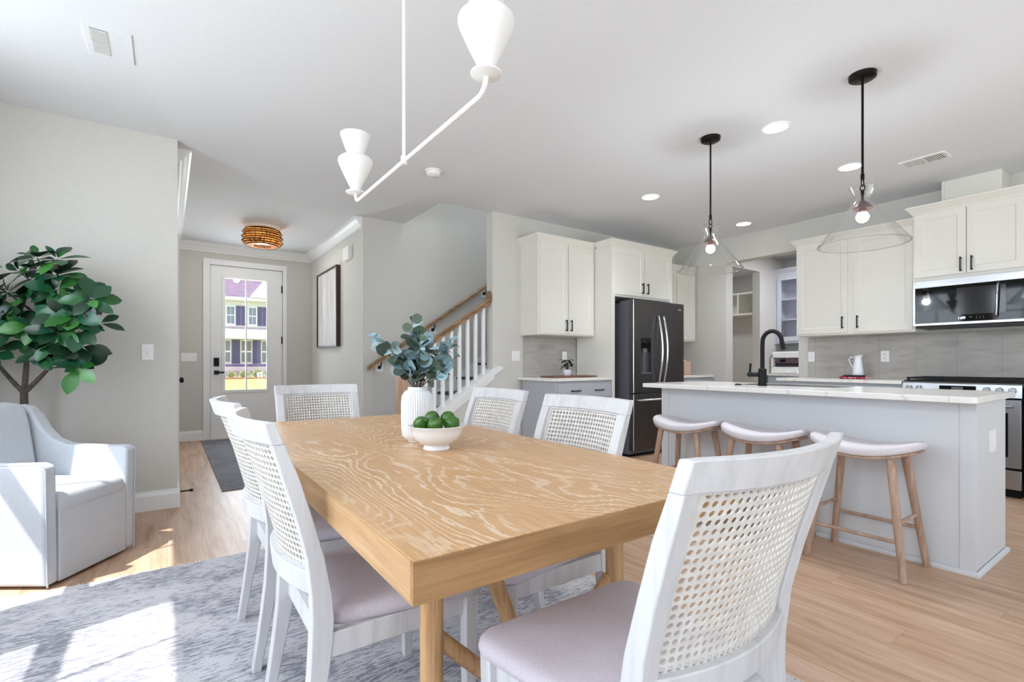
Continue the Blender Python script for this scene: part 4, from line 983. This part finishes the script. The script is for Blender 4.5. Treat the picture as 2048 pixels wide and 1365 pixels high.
cabinet('base_cabinet', 'grey base cabinet under the counter left of the range', (5.495, 2.73, 0), RX, 1.10, .10, .884, .63, 'grey_cab',
        doors=[(.02, .12, .54, .66, .50, .6), (.555, .12, 1.08, .66, .6, .6)], drawers=[(.02, .70, .54, .855), (.555, .70, 1.08, .855)])
tag(build('countertop', G().box(5.46, 1.632, .884, 6.128, 2.755, .915), M['quartz'], bevel=.003, loc=(5.8, 2.2, .884)), 'white quartz countertop left of the range holding the jug', 'countertop')
cabinet('base_cabinet', 'grey base cabinet beyond the range at the right picture edge', (5.495, .852, 0), RX, .6, .10, .884, .63, 'grey_cab', doors=[(.02, .12, .58, .66, .08, .6)], drawers=[(.02, .70, .58, .855)])
tag(build('countertop', G().box(5.46, .25, .884, 6.128, .852, .915), M['quartz'], bevel=.003, loc=(5.8, .5, .884)), 'white quartz countertop beyond the range', 'countertop')
tag(build('backsplash', G().box(6.116, .25, .916, 6.1295, 2.72, 1.374), M['splash_y'], loc=(6.13, 1.5, .915)), 'long taupe grey concrete look tile backsplash behind the range', 'backsplash')
t = thing('duct_cover', 'cream box duct cover rising from the cabinets to the ceiling above the microwave', 'duct cover', (5.99, 1.25, 2.47)); build('panel', G().box(5.86, 1.045, 2.528, 6.129, 1.445, CZ-.001), M['cream'], t, bevel=.002)
build('edge_trim', G().box(5.85, 1.425, 2.528, 5.86, 1.445, CZ-.001), M['cream'], t)
# microwave
Mw = thing('microwave', 'over the range microwave with black glass front and stainless frame', 'microwave', (5.9, 1.24, 1.42))
build('body', G().box(5.70, .864, 1.43, 6.12, 1.606, 1.826), M['blackplastic'], Mw)
g = G(); g.box(5.678, .862, 1.765, 5.70, 1.610, 1.826); g.box(5.678, .862, 1.418, 5.70, 1.610, 1.440); g.box(5.678, 1.592, 1.440, 5.70, 1.610, 1.765); g.box(5.678, .862, 1.440, 5.70, .875, 1.765); build('steel_frame', g, M['steel'], Mw, bevel=.001)
md = build('door', G().box(5.680, .876, 1.441, 5.699, 1.591, 1.764), M['blackglass'], Mw)
build('window_mesh', G().box(5.6792, .99, 1.50, 5.680, 1.30, 1.735), mat('oven_window', (28, 28, 30), .08), md)
build('door_handle', G().tube([(5.682, 1.045, 1.46), (5.655, 1.045, 1.48), (5.650, 1.04, 1.60), (5.655, 1.035, 1.73), (5.682, 1.035, 1.75)], .009, 10), M['steel'], md, smooth=True)
def text_mesh(body, size, mtx, name, m, parent):
    cu = bpy.data.curves.new(name, 'FONT'); cu.body = body; cu.size = size; cu.align_x = 'CENTER'; cu.extrude = .0003
    tmp = bpy.data.objects.new('tmp_text', cu); COL.objects.link(tmp); dg = bpy.context.evaluated_depsgraph_get(); me = bpy.data.meshes.new_from_object(tmp.evaluated_get(dg)); bpy.data.objects.remove(tmp)
    g = G(); g.bm.from_mesh(me); g.xf(mtx); return build(name, g, m, parent)
faceX = Matrix(((0, 0, -1, 0), (-1, 0, 0, 0), (0, 1, 0, 0), (0, 0, 0, 1)))   # text facing -x, reading toward -y
text_mesh('1:09', .030, Matrix.Translation((5.6785, 1.268, 1.462)) @ faceX, 'clock_digits', M['led'], md)
g = G()
for i in range(4):
    for z in (1.463, 1.476): y = 1.405-i*.032; g.box(5.6790, y-.006, z, 5.680, y+.006, z+.0035)
for i in range(3):
    for z in (1.462, 1.476): y = 1.17-i*.022; g.box(5.6790, y-.0025, z, 5.680, y+.0025, z+.005)
g.box(5.6790, 1.20, 1.476, 5.680, 1.218, 1.480)
build('touch_keys', g, mat('key_print', (130, 134, 142), .5), md)
build('underside', G().box(5.73, .87, 1.40, 6.10, 1.60, 1.43), mat('vent_grille', (28, 28, 30), .5), Mw)
# range
Rg = thing('range', 'stainless steel slide in gas range with black grates and front knobs', 'stove', (5.8, 1.24, 0))
build('body', G().box(5.50, .862, .09, 6.10, 1.624, .905), M['blackplastic'], Rg)
build('cooktop', G().box(5.49, .862, .905, 6.11, 1.624, .922), M['blackplastic'], Rg, bevel=.003)
g = G()
for k in range(3):
    y0 = .872+k*.248; y1 = y0+.240
    for y in (y0, (y0+y1)/2, y1): g.box(5.53, y-.006, .935, 6.08, y+.006, .950)
    for x in (5.535, 5.67, 5.80, 5.94, 6.075): g.box(x-.006, y0, .935, x+.006, y1, .950)
    for x in (5.54, 6.07):
        for y in (y0+.006, y1-.006): g.box(x-.008, y-.008, .922, x+.008, y+.008, .936)
build('grate', g, M['rubber'], Rg)
g = G(); g.prism([(5.462, .80), (5.50, .80), (5.50, .905), (5.485, .912), (5.470, .90)], .862, 1.624, 'y'); cp = build('control_panel', g, M['steel'], Rg)
build('display', G().box(5.4600, 1.13, .835, 5.4665, 1.365, .885), M['blackglass'], cp); build('display_lcd', G().box(5.4592, 1.21, .850, 5.4600, 1.285, .876), mat('lcd_grey', (88, 90, 94), .3), cp)
for y in (1.575, 1.505, 1.065, .99, .915):
    g = G().lathe([(0, 0), (.024, 0), (.024, .006), (.018, .010), (.017, .030), (0, .032)], n=24); g.xf(Matrix.Translation((5.464, y, .858)) @ Matrix.Rotation(R(-90), 4, 'Y'))
    kn = build('knob', g, M['steel'], cp, smooth=True); build('knob_grip', G().box(5.424, y-.004, .842, 5.440, y+.004, .878), M['steel'], kn)
od = build('oven_door', G().box(5.462, .866, .245, 5.50, 1.620, .785), M['steel'], Rg, bevel=.003)
build('oven_window', G().box(5.4600, .94, .33, 5.463, 1.545, .68), M['blackglass'], od)
build('handle', G().tube([(5.465, 1.57, .735), (5.425, 1.57, .735), (5.425, .915, .735), (5.465, .915, .735)], .012, 12), M['steel'], od, smooth=True)
build('drawer', G().box(5.466, .866, .075, 5.50, 1.620, .225), M['steel'], Rg, bevel=.003); build('toe_kick', G().box(5.54, .88, 0, 6.08, 1.60, .09), M['blackplastic'], Rg)
# jug on books
t = thing('hardback_book', 'red hardback book, the lower of two under the white jug', 'book', (5.85, 2.13, .9155)); build('cover', G().box(5.755, 2.02, .9155, 5.76, 2.25, .937).box(5.755, 2.02, .9155, 5.955, 2.25, .918).box(5.755, 2.02, .9345, 5.955, 2.25, .937), mat('red_cover', (170, 26, 52), .45), t); build('pages', G().box(5.76, 2.023, .918, 5.952, 2.247, .9345), mat('paper', (232, 226, 216), .8), t)
g = G()
for k, (a, w) in enumerate(((2.20, .012), (2.15, .035), (2.11, .02), (2.045, .006))): g.box(5.7545, a-w/2, .923, 5.755, a+w/2, .929)
build('spine_print', g, mat('spine_ink', (240, 220, 220), .5), t)
t = thing('hardback_book', 'thin navy hardback book, the upper of two directly under the white jug', 'book', (5.86, 2.12, .937)); build('cover', G().box(5.775, 2.025, .937, 5.779, 2.225, .952).box(5.775, 2.025, .937, 5.96, 2.225, .939).box(5.775, 2.025, .950, 5.96, 2.225, .952), mat('navy_cover', (34, 32, 62), .45), t); build('pages', G().box(5.779, 2.028, .939, 5.957, 2.222, .950), mat('paper2', (222, 216, 208), .8), t)
t = thing('jug', 'white ceramic pouring jug standing on two books near the range', 'jug', (5.86, 2.12, .9525))
g = G().lathe([(0, 0), (.050, 0), (.052, .006), (.046, .06), (.036, .13), (.030, .165), (.031, .185), (.036, .198), (.038, .200), (.033, .198), (.028, .18), (.03, .14), (.042, .04), (0, .02)], (0, 0, 0), 36)
for v in g.bm.verts:
    if v.co.z > .18 and v.co.y < -.01: v.co.y *= 1+.5*((v.co.z-.18)/.02); v.co.z += .006*((v.co.z-.18)/.02)
g.xf(Matrix.Translation((5.86, 2.12, .9525))); build('body', g, M['china'], t, smooth=True)
g = G().tube([(5.86, 2.12+.034, .9525+.175), (5.86, 2.12+.062, .9525+.19), (5.86, 2.12+.082, .9525+.165), (5.86, 2.12+.070, .9525+.12), (5.86, 2.12+.045, .9525+.075)], .0055, 10); build('handle', g, M['china'], t, smooth=True)
switch_plate('wall_outlet', 'white outlet plate on the backsplash at the left end by the pantry', '-x', 2.645, 2.715, 1.09, 1.205, 6.116, 1, 'switch')
switch_plate('wall_outlet', 'white double outlet on the backsplash right of the jug', '-x', 1.93, 2.003, 1.09, 1.205, 6.116, 1, 'out')
switch_plate('wall_outlet', 'white outlet plate behind the small potted plant left of the fridge', '-y', 3.93, 4.0, 1.10, 1.215, 4.548, 1, 'switch')
# board and plant
t = thing('serving_board', 'brown wooden serving board under the small potted plant', 'board', (3.80, 4.27, .9155)); build('body', G().box(3.46, 4.13, .9155, 4.10, 4.38, .932), M['board_wood'], t, bevel=.004)
t = thing('small_potted_plant', 'little dark leaved plant in a white pot on the serving board', 'plant', (3.79, 4.30, .9325))
build('pot', G().lathe([(0, 0), (.034, 0), (.046, .025), (.047, .045), (.040, .068), (.036, .068), (.04, .045), (0, .04)], (3.79, 4.30, .9325), 28), M['china'], t, smooth=True)
lg = G(); sg = G(); r3 = random.Random(3)
for i in range(16):
    a = i*2.4; rr = r3.uniform(.01, .03); top = Vector((3.79+rr*math.cos(a), 4.30+rr*math.sin(a), .9325+r3.uniform(.10, .19))); sg.tube([(3.79, 4.30, .97), top], .0018, 5)
    leaf_shape(lg, top, Vector((math.cos(a), math.sin(a), r3.uniform(-.5, .2))), Vector((0, 0, 1)), r3.uniform(.06, .085), .022, 'ovate', .35)
build('stem', sg, M['smallplant'], t); build('leaves', lg, M['smallplant'], t, smooth=True)

# ------------------------------------------------------------------ island
I = thing('kitchen_island', 'pale grey panelled kitchen island base with a plinth moulding', 'kitchen island', (3.63, 1.66, 0))
IX0, IX1, IY0, IY1 = 3.335, 3.945, .69, 2.605
build('panel_body', G().box(IX0, IY0, 0, IX1, IY1, .884), M['island'], I)
g = G().box(IX0-.006, IY0-.004, .02, IX0, IY0+.06, .884); build('corner_stile', g, M['island'], I, bevel=.0015); build('corner_stile', G().box(IX0-.006, IY1-.06, .02, IX0, IY1+.004, .884), M['island'], I, bevel=.0015)
build('base_moulding', G().molding([(IX0-.006, IY0-.004), (IX1, IY0-.004), (IX1, IY1), (IX0-.006, IY1)], [(0, 0), (.014, 0), (.014, .012), (.010, .020), (0, .024)], side=-1, closed=True), M['island'], I)
outline = rounded_trap(.415, .415, 1.005, -1.005, .035, 8)
g = G().prism([(3.545+x, 1.652+y) for x, y in outline], .884, .915, 'z'); tag(build('island_countertop', g, M['quartz'], bevel=.003, loc=(3.55, 1.65, .884)), 'long white quartz countertop on the kitchen island', 'countertop')
switch_plate('wall_outlet', 'white outlet on the near end panel of the kitchen island', '-y', 3.585, 3.705, .60, .718, IY0-.0, 1, 'switch')
# faucet and sink hole cover
Fc = thing('kitchen_faucet', 'matt black gooseneck faucet rising from the island countertop', 'faucet', (3.47, 1.847, .915))
build('body', G().lathe([(0, .915), (.030, .915), (.030, .922), (.027, .926), (.027, 1.035), (.020, 1.04), (0, 1.04)], (3.47, 1.847, 0), 28), M['blackplastic'], Fc, smooth=True)
ax = Vector((.25, -.97, 0)).normalized(); c0 = Vector((3.47, 1.847, 0)); pts = [c0+Vector((0, 0, 1.03)), c0+Vector((0, 0, 1.20))]
for k in range(1, 13):
    a = math.pi*k/13*1.08; pts.append(c0+ax*(.062-.062*math.cos(a))+Vector((0, 0, 1.225+.078*math.sin(a))))
pts.append(pts[-1]+Vector((ax.x*.012, ax.y*.012, -.055)))
build('spout', G().tube(pts, .0145, 16), M['blackplastic'], Fc, smooth=True)
side = -ax
g = G(); g.tube([c0+Vector((0, 0, .995)), c0+side*.082+Vector((0, 0, .995))], .016, 16); g.ball(c0+side*.084+Vector((0, 0, .995)), .019); g.tube([c0+side*.084+Vector((0, 0, 1.005)), c0+side*.078+Vector((0, 0, 1.075))], .0075, 10); build('lever', g, M['blackplastic'], Fc, smooth=True)
t = thing('air_switch', 'small round black button on the island countertop left of the faucet', 'button', (3.47, 2.03, .915)); build('cap', G().lathe([(0, .915), (.022, .915), (.022, .921), (.016, .925), (0, .926)], (3.47, 2.03, 0), 24), M['blackplastic'], t, smooth=True)
t = thing('kitchen_sink', 'undermount steel sink rim set into the island countertop behind the faucet', 'sink', (3.68, 1.75, .915)); g = G()
g.box(3.56, 1.42, .9152, 3.86, 1.43, .9165); g.box(3.56, 2.07, .9152, 3.86, 2.08, .9165); g.box(3.55, 1.42, .9152, 3.56, 2.08, .9165); g.box(3.86, 1.42, .9152, 3.87, 2.08, .9165); build('rim', g, M['steel'], t); build('basin', G().box(3.56, 1.43, .9151, 3.86, 2.07, .9156), mat('basin_shade', (60, 58, 56), .3, .8), t)

# ------------------------------------------------------------------ stools
def make_stool(label):
    t = thing('counter_stool', label, 'stool', (0, 0, 0), group='saddle seat counter stools at the island', local=True)
    n = 48; out = []
    for k in range(n):
        a = k*math.tau/n; c, s = math.cos(a), math.sin(a); e = 2.5
        out.append((.168*math.copysign(abs(c)**(2/e), c), .262*math.copysign(abs(s)**(2/e), s)*(1)))
    dip = lambda x, y: .050*(y/.26)**2
    build('seat_cushion', G().cushion(out, .592, .045, .004, dip), M['stool_fabric'], t, smooth=True, angle=80)
    o2 = [(x*.96, y*.97) for x, y in out]; build('seat_base', G().cushion(o2, .576, .017, 0, dip), M['stool_wood'], t, smooth=True, angle=60)
    top = {}; ft = {}
    for sx in (-1, 1):
        for sy in (-1, 1):
            a = Vector((sx*.105, sy*.150, .584)); b = Vector((sx*.172, sy*.222, 0)); top[sx, sy] = a; ft[sx, sy] = b
            build('leg', G().tube([b, b.lerp(a, .12), a], [.0155, .0165, .021], 16), M['stool_wood'], t, smooth=True)
    at = lambda k, z: ft[k].lerp(top[k], z/.584)
    for k1, k2, z in (((-1, -1), (-1, 1), .185), ((1, -1), (1, 1), .205), ((-1, -1), (1, -1), .275), ((-1, 1), (1, 1), .275)):
        build('stretcher', G().tube([at(k1, z), at(k2, z)], .0095, 12), M['stool_wood'], t, smooth=True)
    return t
S0 = make_stool('wooden counter stool with pale saddle seat, rightmost of the three at the island'); S0.location = (3.118, 1.095, 0)
dup(S0, (3.118, 1.655, 0), 0, 'wooden counter stool with pale saddle seat, middle of the three at the island')
dup(S0, (3.118, 2.215, 0), 0, 'wooden counter stool with pale saddle seat, leftmost of the three nearest the fridge')

# ------------------------------------------------------------------ pantry beyond the opening
M['blue_cab'] = mat('pale_blue_grey_paint', (206, 208, 218), .45)
t = thing('glass_front_cabinet', 'pale blue grey wall cabinet with a glass door in the pantry', 'cabinet', (7.9, 4.0, 1.38), RX, local=True)
g = G(); g.box(0, 0, 0, .02, .33, 1.09); g.box(.98, 0, 0, 1.0, .33, 1.09); g.box(.02, 0, 0, .98, .33, .02); g.box(.02, 0, 1.07, .98, .33, 1.09); g.box(.02, .31, .02, .98, .33, 1.07); build('carcass', g, M['blue_cab'], t)
g = G(); g.box(0, -.02, 0, .045, 0, 1.09); g.box(.045, -.02, 0, 1.0, 0, .03); g.box(.045, -.02, 1.06, 1.0, 0, 1.09); g.box(.95, -.02, .03, 1.0, 0, 1.06); build('face_frame', g, M['blue_cab'], t)
for a, b in ((.05, .495), (.505, .948)):
    g = G(); g.box(a, -.04, .035, a+.06, -.02, 1.055); g.box(b-.06, -.04, .035, b, -.02, 1.055); g.box(a+.06, -.04, .035, b-.06, -.02, .105); g.box(a+.06, -.04, .985, b-.06, -.02, 1.055)
    dd = build('door', g, M['blue_cab'], t, bevel=.002); build('glass_pane', G().box(a+.06, -.032, .105, b-.06, -.029, .985), M['pane'], dd)
for z in (.36, .68): build('shelf', G().box(.02, .02, z, .98, .30, z+.018), M['blue_cab'], t)
build('crown', G().molding([(0, 0), (1.0, 0)], [(-.02, 1.085), (.02, 1.085), (.022, 1.10), (.04, 1.12), (.065, 1.15), (.065, 1.165), (-.02, 1.165)], side=-1), M['blue_cab'], t)
cabinet('base_cabinet', 'blue grey base cabinet below the printer in the pantry', (7.63, 3.975, 0), RX, 1.8, .10, .884, .595, 'grey_cab', doors=[(.02, .12, .6, .66, .55, .6), (.62, .12, 1.2, .66, .67, .6)], drawers=[(.02, .70, .6, .855), (.62, .70, 1.2, .855)])
tag(build('countertop', G().box(7.60, 2.2, .884, 8.228, 3.999, .915), M['quartz'], loc=(7.9, 3.1, .884)), 'white countertop under the printer in the pantry', 'countertop')
Pr = thing('printer', 'white inkjet printer with a dark front panel on the pantry counter', 'printer', (7.9, 3.72, .9155)); px0, py0, py1, pz = 7.70, 3.50, 3.965, .9155
g = G(); g.box(px0, py0, pz, px0+.40, py1, pz+.10); g.box(px0+.04, py0, pz+.10, px0+.40, py1, pz+.22); g.box(px0, py0, pz+.22, px0+.40, py0+.03, pz+.28); g.box(px0, py1-.03, pz+.08, px0+.04, py1, pz+.28); g.box(px0+.0, py0+.03, pz+.24, px0+.40, py1, pz+.28); build('body', g, M['plate'], Pr, bevel=.004)
build('scanner_lid', G().box(px0+.01, py0+.01, pz+.28, px0+.39, py1-.01, pz+.335), M['plate'], Pr, bevel=.01); build('document_feeder', G().box(px0+.10, py0+.03, pz+.335, px0+.36, py1-.12, pz+.355), mat('printer_grey', (120, 124, 128), .4), Pr, bevel=.004)
build('control_panel', G().prism([(px0-.004, pz+.16), (px0+.03, pz+.13), (px0+.03, pz+.225), (px0+.006, pz+.225)], py0+.02, py1-.06, 'y'), mat('mauve_gloss', (92, 74, 82), .2), Pr); build('touch_screen', G().box(px0-.006, py1-.22, pz+.175, px0+.004, py1-.14, pz+.215), M['blackglass'], Pr)
build('output_slot', G().box(px0+.001, py0+.02, pz+.105, px0+.041, py1-.06, pz+.135), mat('slot_dark', (48, 48, 54), .5), Pr); build('paper_tray', G().box(px0-.02, py0+.06, pz+.01, px0, py1-.10, pz+.045), M['plate'], Pr, bevel=.002)
build('tray_handle', G().box(px0-.004, py0+.14, pz+.07, px0, py1-.2, pz+.09), M['plate'], Pr)
t = thing('cubby_shelf', 'cream cubby shelf on the far wall seen through the pantry doorway', 'shelf', (8.8, 4.9, 1.95))
g = G(); z0, z1 = 1.95, 2.36
g.box(8.6, 4.2, z0, 9.04, 5.9, z0+.03); g.box(8.6, 4.2, z1-.03, 9.04, 5.9, z1)
for y in (4.2, 5.02, 5.87): g.box(8.6, y, z0+.03, 9.04, y+.03, z1-.03)
g.box(9.02, 4.2, z0+.03, 9.04, 5.9, z1-.03); build('body', g, M['cream'], t)

# ------------------------------------------------------------------ outdoors, seen through the front door
def grass(): return mottled('lawn_grass', (130, 152, 80), (150, 168, 98), .9, ns=3)
g = G().box(-40, 9.6, -.5, 60, 90, -.3); struct('floor_lawn', g, grass())
g = G().box(-60, -60, -.5, 60, 9.6, -.3); struct('floor_yard', g, mottled('pale_bounce_ground', (196, 196, 186), (180, 182, 170), .9, ns=2))  # unseen ground, kept pale to bounce light up to the ceiling
struct('floor_porch', G().box(-1.5, 8.25, -.12, 4.0, 9.55, -.01), mottled('porch_concrete', (180, 178, 172), (190, 188, 182), .8, ns=4))
struct('ceiling_porch', G().box(-1.5, 8.25, 2.72, 4.0, 9.9, 2.80), mat('porch_soffit', (150, 150, 144), .8)); struct('trim_6', G().box(-1.5, 9.7, 2.55, 4.0, 9.9, 2.72), M['trim'])
tag(build('mulch_bed', G().box(-10, 47, -.3, 30, 49.6, -.2), mottled('brown_mulch', (170, 120, 100), (140, 96, 80), .9, ns=8), loc=(5, 48, -.3)), 'brown mulch bed along the front of the house across the street', 'garden bed')
tag(build('mulch_patch', G().lathe([(0, -.285), (1.4, -.29)], (6.0, 24, 0), 24), mottled('red_mulch', (176, 120, 100), (150, 100, 84), .9, ns=8), loc=(6.0, 24, -.3)), 'reddish mulch patch on the lawn at the lower right of the door glass', 'garden bed')
H = thing('neighbour_house', 'white two storey house with purple shutters, seen through the front door glass', 'house', (5, 55, -.3))
def siding(): 
    m = mat('white_siding', (238, 234, 236), .7); v = coords(m, (1, 1, 7)); w = N(m, 'ShaderNodeTexWave', wave_type='BANDS', bands_direction='Z'); w.inputs['Scale'].default_value = 1.0; L(m, v, w.inputs['Vector'])
    L(m, ramp(m, w.outputs['Fac'], [(.0, (224, 208, 220)), (.2, (246, 234, 242))]), bsdf(m).inputs['Base Color']); return m
purple = mat('plum_shutter_paint', (92, 82, 128), .6)
build('wall', G().box(-8, 50, .35, 20, 58, 6.85), siding(), H); build('foundation', G().box(-8, 49.98, -.3, 20, 58, .35), mottled('brick_base', (214, 196, 196), (196, 176, 176), .8, ns=6), H)
g = G(); g.prism([(49.4, 6.85), (54, 9.6), (58.6, 6.85)], -8.5, 20.5, 'x'); build('roof', g, mottled('plum_shingle', (112, 92, 112), (92, 76, 94), .8, (1, 1, 4), ns=2), H)
g = G(); g.box(-8.5, 49.3, 6.6, 20.5, 49.42, 6.87); build('gutter', g, M['trim'], H)
g = G(); g.prism([(6.0, 6.9), (7.6, 9.0), (9.2, 6.9)], 49.2, 52, 'y'); build('gable', g, M['trim'], H)
g = G(); g.prism([(49.0, 3.62), (50, 4.3), (50, 3.55)], -8, 20, 'x'); build('pent_roof', g, mottled('pink_shingle', (206, 186, 196), (190, 168, 180), .8, ns=3), H); build('band', G().box(-8, 48.95, 3.2, 20, 49.06, 3.62), M['trim'], H)
build('porch_rail', G().box(-8, 48.9, .74, 20, 49.0, .95), purple, H)
glassm = mat('house_glass', (134, 136, 164), .3); greeng = mat('house_glass_lower', (128, 122, 132), .3)
for i in range(-2, 4):
    x = 5.99+i*1.72
    w = build('window', G().box(x-.07, 49.93, 4.42, x+.69, 49.99, 6.18), M['trim'], H); p = build('pane', G().box(x+.03, 49.90, 4.56, x+.28, 49.93, 6.04).box(x+.33, 49.90, 4.56, x+.59, 49.93, 6.04), glassm, w)
    build('meeting_rail', G().box(x, 49.88, 5.26, x+.62, 49.90, 5.34), M['trim'], w)
    for sx in (x+.73, x-.57): build('shutter', G().box(sx, 49.92, 4.42, sx+.37, 49.99, 6.16), purple, H)
for i in range(-2, 3):
    x = 5.42+i*1.66
    w = build('window', G().box(x-.08, 49.93, 1.05, x+.86, 49.99, 3.12), M['trim'], H); build('pane', G().box(x, 49.90, 1.15, x+.36, 49.93, 3.02).box(x+.42, 49.90, 1.15, x+.78, 49.93, 3.02), greeng, w); build('meeting_rail', G().box(x, 49.88, 2.02, x+.78, 49.90, 2.14), M['trim'], w)
    build('shutter', G().box(x+.90, 49.92, 1.0, x+1.54, 49.99, 3.12), purple, H)
shrub = None
for i, (x, s, lb) in enumerate(((4.5, .45, 'small garden shrub leftmost before the house across the street'), (5.5, .55, 'garden shrub second from the left before the house across the street'), (6.55, .6, 'garden shrub left of the yard sign before the house across the street'), (7.85, .45, 'garden shrub at the right edge of the door glass before the house'))):
    if shrub is None:
        g = G(); r4 = random.Random(2)
        for k in range(160):
            a = r4.uniform(0, 6.28); e = r4.uniform(.0, 1.5); d = Vector((math.cos(a)*math.cos(e), math.sin(a)*math.cos(e), math.sin(e))); leaf_shape(g, d*r4.uniform(.4, .8), d+Vector((0, 0, .5)), Vector((0, -1, .4)), .35, .09, 'ovate', .2, 4)
        shrub = build('garden_shrub', g, leafmat('shrub_leaf', [(0, (120, 140, 90)), (1, (190, 190, 150))], .7)); tag(shrub, lb, 'shrub', 'shrubs before the house across the street'); o = shrub
    else: o = shrub.copy(); COL.objects.link(o); o['label'] = lb
    o.location = (x, 48.3, -.19); o.scale = (s, s, s*1.15)
t = thing('yard_sign', 'small white and blue yard sign on thin legs standing on the lawn', 'sign', (5.25, 37.5, -.3)); build('panel', G().box(5.02, 37.48, .12, 5.34, 37.52, .42), M['plate'], t)
build('logo_patch', G().box(5.10, 37.475, .2, 5.24, 37.48, .34), mat('sign_blue', (120, 130, 190), .5), t); build('stake', G().box(5.06, 37.49, -.3, 5.075, 37.51, .12).box(5.28, 37.49, -.3, 5.295, 37.51, .12), M['plate'], t)
